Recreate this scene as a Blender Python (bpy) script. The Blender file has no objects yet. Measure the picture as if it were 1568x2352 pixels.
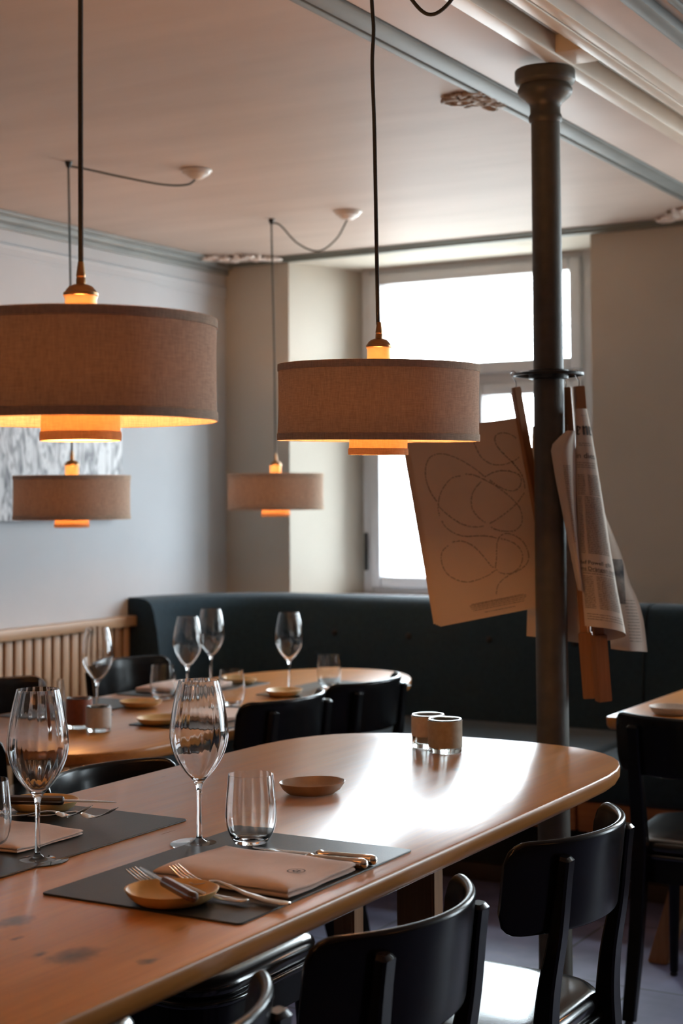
import bpy, bmesh, math, random
from math import sin, cos, pi, radians, sqrt, atan2
from mathutils import Vector, Matrix

random.seed(7)
sc = bpy.context.scene
COL = sc.collection

# ------------------------------------------------------------------ camera
F_PX, W_PX, H_PX = 3600.0, 1568, 2352
PITCH, ROLL, YAW = radians(2.5), radians(-0.37), radians(30)
cam_d = bpy.data.cameras.new('camera')
cam_d.sensor_fit = 'AUTO'
cam_d.sensor_width = 36.0
cam_d.lens = F_PX / H_PX * 36.0
cam_d.shift_y = (1140 - F_PX * math.tan(PITCH) - 1176) / H_PX
cam_d.dof.use_dof = True
cam_d.dof.focus_distance = 2.72
cam_d.dof.aperture_fstop = 5.0
cam_d.clip_start = 0.02
cam = bpy.data.objects.new('camera', cam_d)
COL.objects.link(cam)
cam.matrix_world = (Matrix.Translation((0, 0, 1.36)) @ Matrix.Rotation(YAW, 4, 'Z')
                    @ Matrix.Rotation(pi / 2 + PITCH, 4, 'X') @ Matrix.Rotation(ROLL, 4, 'Z'))
sc.camera = cam

# ------------------------------------------------------------------ colour management
sc.view_settings.view_transform = 'Standard'
sc.view_settings.look = 'None'
sc.view_settings.gamma = 1.0
sc.view_settings.use_curve_mapping = False
sc.view_settings.exposure = 0.78
sc.cycles.use_denoising = True
sc.cycles.max_bounces = 16
sc.cycles.diffuse_bounces = 5
sc.cycles.glossy_bounces = 4
sc.cycles.transmission_bounces = 16
sc.cycles.transparent_max_bounces = 12
sc.cycles.sample_clamp_indirect = 8.0
sc.cycles.blur_glossy = 0.5

# ------------------------------------------------------------------ daylight
world = bpy.data.worlds.new('overcast_sky')
sc.world = world
world.use_nodes = True
bg = world.node_tree.nodes['Background']
SKY = 14.5
wt = world.node_tree
w_tc = wt.nodes.new('ShaderNodeTexCoord')
w_sep = wt.nodes.new('ShaderNodeSeparateXYZ')
wt.links.new(w_tc.outputs['Generated'], w_sep.inputs[0])
w_r = wt.nodes.new('ShaderNodeValToRGB')
w_r.color_ramp.elements[0].position = 0.40; w_r.color_ramp.elements[0].color = (0.42, 0.44, 0.44, 1)      # ground and house fronts
w_r.color_ramp.elements[1].position = 0.47; w_r.color_ramp.elements[1].color = (0.86, 0.96, 1.06, 1)       # overcast sky
w_m = wt.nodes.new('ShaderNodeMath'); w_m.operation = 'MULTIPLY_ADD'; w_m.inputs[1].default_value = 0.5; w_m.inputs[2].default_value = 0.5
wt.links.new(w_sep.outputs['Z'], w_m.inputs[0]); wt.links.new(w_m.outputs[0], w_r.inputs[0])
wt.links.new(w_r.outputs[0], bg.inputs['Color'])
bg.inputs['Strength'].default_value = SKY

WIN = [(-3.575, -2.43, 0.90, 2.42), (-1.28, -0.10, 0.95, 2.42), (0.85, 2.30, 0.45, 2.42)]      # back wall openings; the last two are added unseen for side daylight
def portal(x0, x1, z0, z1, y, face=-1):
    l = bpy.data.lights.new('window_daylight', 'AREA')
    l.shape = 'RECTANGLE'
    l.size, l.size_y = x1 - x0, z1 - z0
    l.cycles.is_portal = True
    o = bpy.data.objects.new('window_daylight', l)
    COL.objects.link(o)
    o.location = ((x0 + x1) / 2, y, (z0 + z1) / 2)
    o.rotation_euler = (-pi / 2, 0, 0)          # -Z axis looks to -Y, into the room
    return o
for w in WIN:
    portal(w[0], w[1], w[2], w[3], 6.47)

LAMP_W = 17.0                                     # watts of each pendant bulb

# ------------------------------------------------------------------ materials
def mat(name):
    m = bpy.data.materials.new(name)
    m.use_nodes = True
    nt = m.node_tree
    nt.nodes.clear()
    out = nt.nodes.new('ShaderNodeOutputMaterial')
    return m, nt, out
def N(nt, t, **kw):
    n = nt.nodes.new(t)
    for k, v in kw.items():
        if k.startswith('i_'):
            n.inputs[k[2:].replace('_', ' ')].default_value = v
        else:
            setattr(n, k, v)
    return n
def L(nt, a, b): nt.links.new(a, b)
def ramp(nt, stops):
    r = nt.nodes.new('ShaderNodeValToRGB')
    e = r.color_ramp.elements
    while len(e) < len(stops): e.new(0.5)
    for q, (p, c) in zip(e, stops):
        q.position = p
        q.color = (*c, 1) if len(c) == 3 else c
    return r
def noise_bsdf(name, c1, c2, scale=8, rough=0.6, detail=4, stretch=(1, 1, 1), bump=0.0, bscale=None, coat=0.0,
               metallic=0.0, spec=0.5, rot=(0, 0, 0), sheen=0.0, coat_rough=0.1, rr=None):
    m, nt, out = mat(name)
    tc = N(nt, 'ShaderNodeTexCoord')
    mp = N(nt, 'ShaderNodeMapping')
    mp.inputs['Scale'].default_value = stretch
    mp.inputs['Rotation'].default_value = rot
    L(nt, tc.outputs['Object'], mp.inputs['Vector'])
    nz = N(nt, 'ShaderNodeTexNoise')
    nz.inputs['Scale'].default_value = scale
    nz.inputs['Detail'].default_value = detail
    L(nt, mp.outputs[0], nz.inputs['Vector'])
    r = ramp(nt, [(0.3, c1), (0.7, c2)])
    L(nt, nz.outputs['Fac'], r.inputs[0])
    b = N(nt, 'ShaderNodeBsdfPrincipled')
    b.inputs['Roughness'].default_value = rough
    b.inputs['Metallic'].default_value = metallic
    b.inputs['Specular IOR Level'].default_value = spec
    b.inputs['Coat Weight'].default_value = coat
    b.inputs['Coat Roughness'].default_value = coat_rough
    b.inputs['Sheen Weight'].default_value = sheen
    L(nt, r.outputs[0], b.inputs['Base Color'])
    if rr:
        mr = N(nt, 'ShaderNodeMapRange')
        mr.inputs['To Min'].default_value, mr.inputs['To Max'].default_value = rr
        L(nt, nz.outputs['Fac'], mr.inputs['Value'])
        L(nt, mr.outputs[0], b.inputs['Roughness'])
    if bump:
        n2 = N(nt, 'ShaderNodeTexNoise')
        n2.inputs['Scale'].default_value = bscale or scale * 6
        n2.inputs['Detail'].default_value = 3
        L(nt, mp.outputs[0], n2.inputs['Vector'])
        bp = N(nt, 'ShaderNodeBump')
        bp.inputs['Strength'].default_value = bump
        bp.inputs['Distance'].default_value = 0.002
        L(nt, n2.outputs['Fac'], bp.inputs['Height'])
        L(nt, bp.outputs[0], b.inputs['Normal'])
    L(nt, b.outputs[0], out.inputs[0])
    return m

def wood(name, dark, mid, light, rough=0.3, axis=1, knots=(), scale=1.0, coat=0.1, coat_rough=0.22):
    m, nt, out = mat(name)
    tc = N(nt, 'ShaderNodeTexCoord')
    st = [14.0, 14.0, 14.0]; st[axis] = 1.1
    mp = N(nt, 'ShaderNodeMapping')
    mp.inputs['Scale'].default_value = [s * scale for s in st]
    L(nt, tc.outputs['Object'], mp.inputs['Vector'])
    nz = N(nt, 'ShaderNodeTexNoise'); nz.inputs['Scale'].default_value = 1.6
    nz.inputs['Detail'].default_value = 7; nz.inputs['Roughness'].default_value = 0.62
    nz.inputs['Distortion'].default_value = 0.6
    L(nt, mp.outputs[0], nz.inputs['Vector'])
    mp2 = N(nt, 'ShaderNodeMapping')
    st2 = [160.0, 160.0, 160.0]; st2[axis] = 5.0
    mp2.inputs['Scale'].default_value = [s * scale for s in st2]
    L(nt, tc.outputs['Object'], mp2.inputs['Vector'])
    n2 = N(nt, 'ShaderNodeTexNoise'); n2.inputs['Scale'].default_value = 1.0; n2.inputs['Detail'].default_value = 3
    L(nt, mp2.outputs[0], n2.inputs['Vector'])
    r = ramp(nt, [(0.28, dark), (0.5, mid), (0.72, light)])
    L(nt, nz.outputs['Fac'], r.inputs[0])
    r2 = ramp(nt, [(0.35, (0.72, 0.70, 0.66)), (0.62, (1, 1, 1))])
    L(nt, n2.outputs['Fac'], r2.inputs[0])
    mx = N(nt, 'ShaderNodeMix', data_type='RGBA', blend_type='MULTIPLY')
    mx.inputs[0].default_value = 0.55
    L(nt, r.outputs[0], mx.inputs[6]); L(nt, r2.outputs[0], mx.inputs[7])
    col = mx.outputs[2]
    for (kx, ky, kz, kr) in knots:
        d = N(nt, 'ShaderNodeVectorMath', operation='DISTANCE')
        mpk = N(nt, 'ShaderNodeMapping'); sk = [1.0, 1.0, 0.2]; sk[axis] = 0.62
        mpk.inputs['Scale'].default_value = sk
        nd = N(nt, 'ShaderNodeTexNoise'); nd.inputs['Scale'].default_value = 70; nd.inputs['Detail'].default_value = 4
        L(nt, tc.outputs['Object'], nd.inputs['Vector'])
        ad = N(nt, 'ShaderNodeVectorMath', operation='MULTIPLY_ADD')
        ad.inputs[1].default_value = (0.026, 0.026, 0.026)
        L(nt, nd.outputs['Color'], ad.inputs[0]); L(nt, tc.outputs['Object'], ad.inputs[2])
        L(nt, ad.outputs[0], mpk.inputs['Vector'])
        L(nt, mpk.outputs[0], d.inputs[0])
        kk = [kx + 0.013, ky + 0.013, kz + 0.013]
        d.inputs[1].default_value = [a * s for a, s in zip(kk, sk)]
        rk = ramp(nt, [(0.0, (1, 1, 1)), (min(kr * 0.5, .9), (0.75,) * 3), (min(kr, 1), (0, 0, 0))])
        L(nt, d.outputs['Value'], rk.inputs[0])
        mk = N(nt, 'ShaderNodeMix', data_type='RGBA')
        mk.inputs[7].default_value = (0.055, 0.026, 0.012, 1)
        L(nt, rk.outputs[0], mk.inputs[0]); L(nt, col, mk.inputs[6])
        col = mk.outputs[2]
    b = N(nt, 'ShaderNodeBsdfPrincipled')
    L(nt, col, b.inputs['Base Color'])
    b.inputs['Specular IOR Level'].default_value = 0.42
    mr = N(nt, 'ShaderNodeMapRange')
    mr.inputs['To Min'].default_value, mr.inputs['To Max'].default_value = rough - 0.06, rough + 0.08
    L(nt, n2.outputs['Fac'], mr.inputs['Value']); L(nt, mr.outputs[0], b.inputs['Roughness'])
    b.inputs['Coat Weight'].default_value = coat
    b.inputs['Coat Roughness'].default_value = coat_rough
    bp = N(nt, 'ShaderNodeBump'); bp.inputs['Strength'].default_value = 0.16; bp.inputs['Distance'].default_value = 0.001
    L(nt, n2.outputs['Fac'], bp.inputs['Height']); L(nt, bp.outputs[0], b.inputs['Normal'])
    L(nt, b.outputs[0], out.inputs[0])
    return m

def linen(name, c_refl, c_trans, k_trans, weave=1500.0):
    m, nt, out = mat(name)
    tc = N(nt, 'ShaderNodeTexCoord')
    nz = N(nt, 'ShaderNodeTexNoise'); nz.inputs['Scale'].default_value = 1.0; nz.inputs['Detail'].default_value = 2
    mp = N(nt, 'ShaderNodeMapping'); mp.inputs['Scale'].default_value = (420, 420, 60)
    L(nt, tc.outputs['Object'], mp.inputs['Vector']); L(nt, mp.outputs[0], nz.inputs['Vector'])
    n3 = N(nt, 'ShaderNodeTexNoise'); n3.inputs['Scale'].default_value = 1.0; n3.inputs['Detail'].default_value = 2
    mp3 = N(nt, 'ShaderNodeMapping'); mp3.inputs['Scale'].default_value = (60, 60, 700)
    L(nt, tc.outputs['Object'], mp3.inputs['Vector']); L(nt, mp3.outputs[0], n3.inputs['Vector'])
    ad = N(nt, 'ShaderNodeMath', operation='ADD'); L(nt, nz.outputs['Fac'], ad.inputs[0]); L(nt, n3.outputs['Fac'], ad.inputs[1])
    mr = N(nt, 'ShaderNodeMapRange'); mr.inputs['From Min'].default_value = 0.6; mr.inputs['From Max'].default_value = 1.4
    mr.inputs['To Min'].default_value = 0.72; mr.inputs['To Max'].default_value = 1.12
    L(nt, ad.outputs[0], mr.inputs['Value'])
    def tint(c):
        v = N(nt, 'ShaderNodeVectorMath', operation='SCALE'); v.inputs[0].default_value = c
        L(nt, mr.outputs[0], v.inputs['Scale']); return v.outputs[0]
    d = N(nt, 'ShaderNodeBsdfDiffuse'); L(nt, tint(c_refl), d.inputs['Color'])
    t = N(nt, 'ShaderNodeBsdfTranslucent'); L(nt, tint(c_trans), t.inputs['Color'])
    bp = N(nt, 'ShaderNodeBump'); bp.inputs['Strength'].default_value = 0.25; bp.inputs['Distance'].default_value = 0.0006
    L(nt, ad.outputs[0], bp.inputs['Height']); L(nt, bp.outputs[0], d.inputs['Normal'])
    s = N(nt, 'ShaderNodeMixShader'); s.inputs[0].default_value = k_trans
    L(nt, d.outputs[0], s.inputs[1]); L(nt, t.outputs[0], s.inputs[2])
    L(nt, s.outputs[0], out.inputs[0])
    return m

def glass(name, color=(1, 1, 1), ior=1.47, rough=0.0):
    m, nt, out = mat(name)
    g = N(nt, 'ShaderNodeBsdfGlass'); g.inputs['Color'].default_value = (*color, 1)
    g.inputs['IOR'].default_value = ior; g.inputs['Roughness'].default_value = rough
    L(nt, g.outputs[0], out.inputs[0])
    return m
def pane_glass(name):
    m, nt, out = mat(name)
    t = N(nt, 'ShaderNodeBsdfTransparent'); t.inputs['Color'].default_value = (0.95, 0.97, 0.96, 1)
    g = N(nt, 'ShaderNodeBsdfGlossy'); g.inputs['Roughness'].default_value = 0.02
    lw = N(nt, 'ShaderNodeLayerWeight'); lw.inputs['Blend'].default_value = 0.5
    pw = N(nt, 'ShaderNodeMath', operation='POWER'); pw.inputs[1].default_value = 5.0; L(nt, lw.outputs['Facing'], pw.inputs[0])
    fr = N(nt, 'ShaderNodeMath', operation='MULTIPLY_ADD'); fr.inputs[1].default_value = 0.96; fr.inputs[2].default_value = 0.04
    L(nt, pw.outputs[0], fr.inputs[0])
    s = N(nt, 'ShaderNodeMixShader'); L(nt, fr.outputs[0], s.inputs[0])
    L(nt, t.outputs[0], s.inputs[1]); L(nt, g.outputs[0], s.inputs[2]); L(nt, s.outputs[0], out.inputs[0])
    return m
def emit(name, c, s):
    m, nt, out = mat(name)
    e = N(nt, 'ShaderNodeEmission'); e.inputs['Color'].default_value = (*c, 1); e.inputs['Strength'].default_value = s
    L(nt, e.outputs[0], out.inputs[0])
    return m

M = {}
M['wall'] = noise_bsdf('wall_plaster', (0.50, 0.455, 0.385), (0.56, 0.51, 0.435), 2.2, 0.85, bump=0.25, bscale=60)
M['wall_left'] = noise_bsdf('wall_plaster_pale', (0.46, 0.475, 0.50), (0.52, 0.535, 0.56), 1.8, 0.85, bump=0.25, bscale=50)
M['panel'] = wood('dark_unseen_walls', (0.06, 0.03, 0.015), (0.10, 0.05, 0.025), (0.14, 0.07, 0.035), rough=0.5, axis=2, coat=0.0)  # unseen walls made dark to cut grey bounce and reflections
M['ceiling'] = noise_bsdf('ceiling_paint', (0.43, 0.345, 0.295), (0.50, 0.405, 0.35), 1.5, 0.6, stretch=(1, 5, 1), bump=0.3, bscale=3, rot=(0, 0, radians(28)))
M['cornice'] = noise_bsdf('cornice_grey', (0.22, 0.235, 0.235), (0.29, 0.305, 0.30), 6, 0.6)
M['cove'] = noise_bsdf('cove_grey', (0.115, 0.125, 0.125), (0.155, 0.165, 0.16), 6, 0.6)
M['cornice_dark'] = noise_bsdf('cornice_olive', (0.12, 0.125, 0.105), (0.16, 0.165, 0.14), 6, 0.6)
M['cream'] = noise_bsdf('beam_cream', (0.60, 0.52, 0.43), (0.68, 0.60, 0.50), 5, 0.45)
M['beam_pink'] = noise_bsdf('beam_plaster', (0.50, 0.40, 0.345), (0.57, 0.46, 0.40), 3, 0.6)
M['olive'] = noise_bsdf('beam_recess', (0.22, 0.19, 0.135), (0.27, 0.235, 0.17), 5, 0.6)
M['frame'] = noise_bsdf('window_paint', (0.50, 0.49, 0.50), (0.55, 0.54, 0.55), 6, 0.4)
M['handle'] = noise_bsdf('dark_metal', (0.03, 0.032, 0.03), (0.05, 0.05, 0.048), 20, 0.4, metallic=0.6)
M['pane'] = pane_glass('window_glass')
M['iron'] = noise_bsdf('cast_iron_paint', (0.055, 0.050, 0.037), (0.075, 0.067, 0.050), 30, 0.48, bump=0.15, bscale=180)
M['oak'] = wood('honey_oak_table', (0.41, 0.155, 0.034), (0.49, 0.20, 0.048), (0.56, 0.245, 0.066), rough=0.30, axis=1,
                knots=[(-1.249, 1.506, 0.805, 0.030), (-1.419, 1.591, 0.805, 0.024), (-1.290, 1.487, 0.805, 0.009), (-1.157, 1.532, 0.805, 0.012), (-1.36, 1.53, 0.805, 0.007), (-1.40, 2.90, 0.805, 0.02)])
M['oak_leg'] = wood('oak_leg', (0.24, 0.115, 0.05), (0.33, 0.165, 0.07), (0.40, 0.21, 0.10), rough=0.45, axis=2, coat=0.05)
M['oak_slat'] = wood('oak_slats', (0.30, 0.165, 0.08), (0.38, 0.22, 0.115), (0.46, 0.28, 0.155), rough=0.5, axis=2, coat=0.0)
M['oak_rail'] = wood('oak_rail', (0.28, 0.155, 0.08), (0.36, 0.21, 0.115), (0.44, 0.27, 0.15), rough=0.45, axis=1, coat=0.0)
M['plinth'] = wood('banquette_plinth', (0.26, 0.10, 0.03), (0.34, 0.13, 0.04), (0.40, 0.16, 0.055), rough=0.5, axis=0, coat=0.0)
M['stick'] = wood('beech_stick', (0.30, 0.13, 0.05), (0.38, 0.17, 0.07), (0.45, 0.21, 0.09), rough=0.4, axis=2, coat=0.1)
M['dark'] = noise_bsdf('dark_board', (0.006, 0.005, 0.004), (0.010, 0.008, 0.006), 5, 0.7)
M['skirt'] = noise_bsdf('brown_skirting', (0.035, 0.020, 0.012), (0.05, 0.028, 0.017), 5, 0.6)
M['black'] = noise_bsdf('black_lacquer', (0.0035, 0.0035, 0.004), (0.006, 0.006, 0.007), 12, 0.24, spec=0.2, coat=0.05, coat_rough=0.12, bump=0.03, bscale=90)
M['vinyl'] = noise_bsdf('black_leather', (0.006, 0.006, 0.007), (0.010, 0.010, 0.011), 40, 0.2, coat=0.7, coat_rough=0.16, bump=0.06, bscale=260)
M['teal'] = noise_bsdf('teal_wool', (0.010, 0.024, 0.035), (0.014, 0.032, 0.045), 60, 0.95, bump=0.4, bscale=700, sheen=0.15, spec=0.2)
M['mat'] = noise_bsdf('black_leather_mat', (0.014, 0.015, 0.013), (0.020, 0.021, 0.018), 30, 0.42, bump=0.12, bscale=500, spec=0.35)
M['napkin'] = noise_bsdf('rose_linen', (0.66, 0.53, 0.46), (0.73, 0.59, 0.52), 30, 0.9, bump=0.4, bscale=900)
M['hem'] = noise_bsdf('napkin_hem', (0.30, 0.22, 0.19), (0.34, 0.25, 0.22), 30, 0.9)
M['ink'] = noise_bsdf('printing_ink', (0.05, 0.042, 0.035), (0.07, 0.058, 0.048), 30, 0.8)
M['ink_soft'] = noise_bsdf('pale_ink', (0.24, 0.175, 0.12), (0.28, 0.205, 0.14), 30, 0.8)
M['paper'] = noise_bsdf('newsprint', (0.56, 0.47, 0.38), (0.62, 0.52, 0.43), 12, 0.85)
M['paper_warm'] = noise_bsdf('cream_newsprint', (0.72, 0.56, 0.42), (0.77, 0.60, 0.45), 8, 0.85)
M['photo'] = noise_bsdf('printed_photo', (0.02, 0.02, 0.025), (0.34, 0.30, 0.26), 28, 0.8, detail=6)
M['silver'] = noise_bsdf('silver_cutlery', (0.72, 0.69, 0.64), (0.80, 0.77, 0.72), 30, 0.13, metallic=1.0)
M['steel'] = noise_bsdf('steel_blade', (0.50, 0.50, 0.50), (0.60, 0.60, 0.60), 40, 0.22, metallic=1.0)
M['kwood'] = wood('walnut_handle', (0.07, 0.030, 0.014), (0.13, 0.058, 0.026), (0.19, 0.09, 0.04), rough=0.45, axis=1, scale=3, coat=0.0)
M['kwood_dark'] = wood('dark_handle', (0.018, 0.009, 0.005), (0.030, 0.015, 0.008), (0.045, 0.022, 0.012), rough=0.4, axis=1, scale=3, coat=0.0)
M['stone'] = noise_bsdf('ochre_stoneware', (0.55, 0.35, 0.13), (0.68, 0.46, 0.19), 24, 0.38, bump=0.1, bscale=90)
M['stone_grey'] = noise_bsdf('brown_stoneware', (0.27, 0.20, 0.15), (0.35, 0.27, 0.205), 40, 0.30, bump=0.1, bscale=90)
M['brass'] = noise_bsdf('aged_brass', (0.34, 0.19, 0.085), (0.44, 0.26, 0.12), 40, 0.34, metallic=0.9)
M['socket'] = noise_bsdf('lamp_socket', (0.62, 0.40, 0.20), (0.72, 0.48, 0.25), 40, 0.35, metallic=0.55)
M['cord'] = noise_bsdf('braided_cord', (0.016, 0.017, 0.015), (0.035, 0.036, 0.032), 400, 0.8)
M['cord_green'] = noise_bsdf('braided_green_cord', (0.035, 0.045, 0.040), (0.06, 0.07, 0.063), 400, 0.8)
M['rose'] = noise_bsdf('rose_plaster', (0.60, 0.53, 0.48), (0.68, 0.60, 0.54), 10, 0.35)
M['stucco'] = noise_bsdf('stucco_relief', (0.58, 0.50, 0.45), (0.72, 0.64, 0.59), 30, 0.35, bump=0.5, bscale=60)
M['stucco_tan'] = noise_bsdf('warm_lit_stucco', (0.22, 0.155, 0.11), (0.50, 0.41, 0.34), 26, 0.5, bump=0.5, bscale=60)  # tan tones put the warm lamp light on this relief into its colour
M['linen'] = linen('linen_shade', (0.52, 0.40, 0.315), (0.60, 0.33, 0.17), 0.018)
M['linen_band'] = linen('linen_band', (0.62, 0.47, 0.36), (0.60, 0.33, 0.17), 0.10)  # paler than the shade linen, making up for lamp light it does not pass
M['linen_in'] = linen('linen_inner_shade', (0.48, 0.30, 0.18), (0.75, 0.36, 0.14), 0.07)
M['diffuser'] = linen('opal_diffuser', (0.80, 0.72, 0.60), (0.95, 0.80, 0.58), 0.65)
M['bulb'] = emit('lit_bulb', (1.0, 0.62, 0.26), 6.0)
M['glass'] = glass('wine_glass', (0.985, 0.985, 0.985), 1.46)
M['votive_glass'] = glass('votive_glass', (0.95, 0.96, 0.95), 1.46)
M['smoke'] = noise_bsdf('smoky_frost', (0.32, 0.275, 0.195), (0.40, 0.345, 0.25), 90, 0.55, bump=0.3, bscale=500)
M['frost'] = noise_bsdf('pale_frost', (0.50, 0.42, 0.36), (0.60, 0.53, 0.47), 90, 0.55, bump=0.3, bscale=500)
M['frost_white'] = noise_bsdf('white_frost', (0.50, 0.46, 0.42), (0.58, 0.54, 0.50), 90, 0.55)
M['red_frost'] = noise_bsdf('rust_frost', (0.20, 0.055, 0.028), (0.26, 0.075, 0.04), 90, 0.45)
M['wax'] = noise_bsdf('candle_wax', (0.62, 0.56, 0.48), (0.68, 0.62, 0.54), 30, 0.5)
M['leaf'] = noise_bsdf('leaf_green', (0.055, 0.075, 0.035), (0.09, 0.11, 0.055), 3, 0.6)
M['rail_grey'] = noise_bsdf('railing_paint', (0.028, 0.033, 0.036), (0.034, 0.039, 0.042), 3, 0.5)

def slate():
    m, nt, out = mat('slate_tiles')
    tc = N(nt, 'ShaderNodeTexCoord')
    mp = N(nt, 'ShaderNodeMapping'); mp.inputs['Rotation'].default_value = (0, 0, 0)
    L(nt, tc.outputs['Object'], mp.inputs['Vector'])
    br = N(nt, 'ShaderNodeTexBrick'); br.inputs['Scale'].default_value = 1.0
    br.inputs['Brick Width'].default_value = 0.6; br.inputs['Row Height'].default_value = 0.6
    br.inputs['Mortar Size'].default_value = 0.004; br.inputs['Mortar Smooth'].default_value = 0.1
    br.inputs['Color1'].default_value = (0.130, 0.130, 0.235, 1); br.inputs['Color2'].default_value = (0.160, 0.160, 0.275, 1)
    br.inputs['Mortar'].default_value = (0.035, 0.032, 0.037, 1)
    L(nt, mp.outputs[0], br.inputs['Vector'])
    nz = N(nt, 'ShaderNodeTexNoise'); nz.inputs['Scale'].default_value = 9; nz.inputs['Detail'].default_value = 6
    L(nt, tc.outputs['Object'], nz.inputs['Vector'])
    r = ramp(nt, [(0.3, (0.75, 0.75, 0.77)), (0.7, (1.15, 1.12, 1.12))]); L(nt, nz.outputs['Fac'], r.inputs[0])
    mx = N(nt, 'ShaderNodeMix', data_type='RGBA', blend_type='MULTIPLY'); mx.inputs[0].default_value = 1.0
    L(nt, br.outputs['Color'], mx.inputs[6]); L(nt, r.outputs[0], mx.inputs[7])
    # thin white quartz veins
    n2 = N(nt, 'ShaderNodeTexNoise'); n2.inputs['Scale'].default_value = 1.7; n2.inputs['Detail'].default_value = 2; n2.inputs['Distortion'].default_value = 1.0
    L(nt, tc.outputs['Object'], n2.inputs['Vector'])
    s = N(nt, 'ShaderNodeMath', operation='SUBTRACT'); s.inputs[1].default_value = 0.47; L(nt, n2.outputs['Fac'], s.inputs[0])
    a = N(nt, 'ShaderNodeMath', operation='ABSOLUTE'); L(nt, s.outputs[0], a.inputs[0])
    rv = ramp(nt, [(0.0, (1, 1, 1)), (0.004, (0, 0, 0))]); L(nt, a.outputs[0], rv.inputs[0])
    mv = N(nt, 'ShaderNodeMix', data_type='RGBA'); mv.inputs[7].default_value = (0.22, 0.21, 0.23, 1)
    gt = N(nt, 'ShaderNodeMath', operation='GREATER_THAN'); gt.inputs[1].default_value = 0.56; L(nt, nz.outputs['Fac'], gt.inputs[0])
    mm = N(nt, 'ShaderNodeMath', operation='MULTIPLY'); L(nt, gt.outputs[0], mm.inputs[0]); L(nt, rv.outputs[0], mm.inputs[1])
    L(nt, mm.outputs[0], mv.inputs[0]); L(nt, mx.outputs[2], mv.inputs[6])
    b = N(nt, 'ShaderNodeBsdfPrincipled'); L(nt, mv.outputs[2], b.inputs['Base Color'])
    b.inputs['Roughness'].default_value = 0.5
    bp = N(nt, 'ShaderNodeBump'); bp.inputs['Strength'].default_value = 0.25; bp.inputs['Distance'].default_value = 0.003
    L(nt, nz.outputs['Fac'], bp.inputs['Height']); L(nt, bp.outputs[0], b.inputs['Normal'])
    L(nt, b.outputs[0], out.inputs[0])
    return m
M['slate'] = slate()

def painting_mat():
    m, nt, out = mat('brushed_canvas')
    tc = N(nt, 'ShaderNodeTexCoord')
    mp = N(nt, 'ShaderNodeMapping'); mp.inputs['Scale'].default_value = (1, 16, 5.0)
    L(nt, tc.outputs['Object'], mp.inputs['Vector'])
    nz = N(nt, 'ShaderNodeTexNoise'); nz.inputs['Scale'].default_value = 2.0; nz.inputs['Detail'].default_value = 5; nz.inputs['Distortion'].default_value = 1.4
    L(nt, mp.outputs[0], nz.inputs['Vector'])
    r = ramp(nt, [(0.30, (0.10, 0.10, 0.11)), (0.43, (0.34, 0.34, 0.36)), (0.56, (0.72, 0.72, 0.73))])
    L(nt, nz.outputs['Fac'], r.inputs[0])
    b = N(nt, 'ShaderNodeBsdfPrincipled'); b.inputs['Roughness'].default_value = 0.6
    L(nt, r.outputs[0], b.inputs['Base Color']); L(nt, b.outputs[0], out.inputs[0])
    return m
M['painting'] = painting_mat()

# ------------------------------------------------------------------ mesh helpers
def obj(name, bm, m, parent=None, loc=(0, 0, 0), angle=40, smooth=True):
    me = bpy.data.meshes.new(name)
    bmesh.ops.recalc_face_normals(bm, faces=bm.faces)
    bm.to_mesh(me); bm.free()
    if smooth:
        for p in me.polygons: p.use_smooth = True
        me.set_sharp_from_angle(angle=radians(angle))
    me.materials.append(m)
    o = bpy.data.objects.new(name, me)
    COL.objects.link(o)
    o.location = loc
    if parent: o.parent = parent
    return o
def tag(o, label=None, cat=None, group=None, kind=None):
    if label: o['label'] = label
    if cat: o['category'] = cat
    if group: o['group'] = group
    if kind: o['kind'] = kind
    return o
def empty(name, loc=(0, 0, 0), rz=0, label=None, cat=None, group=None, kind=None):
    o = bpy.data.objects.new(name, None)
    o.empty_display_size = 0.05
    COL.objects.link(o)
    o.location = loc; o.rotation_euler = (0, 0, rz)
    return tag(o, label, cat, group, kind)
def copy_tree(o, parent=None):
    c = o.copy(); COL.objects.link(c)
    if parent: c.parent = parent
    for ch in [q for q in bpy.data.objects if q.parent == o]:
        copy_tree(ch, c)
    return c
def again(proto, loc, rz, label, group=None):
    c = copy_tree(proto)
    c.location = loc; c.rotation_euler = (0, 0, rz)
    c['label'] = label
    if group: c['group'] = group
    return c
def BM(): return bmesh.new()
def box(bm, x0, x1, y0, y1, z0, z1, bev=0.0, seg=2, mtx=None):
    vs = [bm.verts.new((x, y, z)) for x in (x0, x1) for y in (y0, y1) for z in (z0, z1)]
    fs = [(0, 1, 3, 2), (4, 6, 7, 5), (0, 4, 5, 1), (2, 3, 7, 6), (0, 2, 6, 4), (1, 5, 7, 3)]
    faces = [bm.faces.new([vs[i] for i in f]) for f in fs]
    if mtx: bmesh.ops.transform(bm, matrix=mtx, verts=vs)
    if bev:
        es = list({e for f in faces for e in f.edges})
        bmesh.ops.bevel(bm, geom=es, offset=bev, segments=seg, profile=0.5, affect='EDGES')
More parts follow.
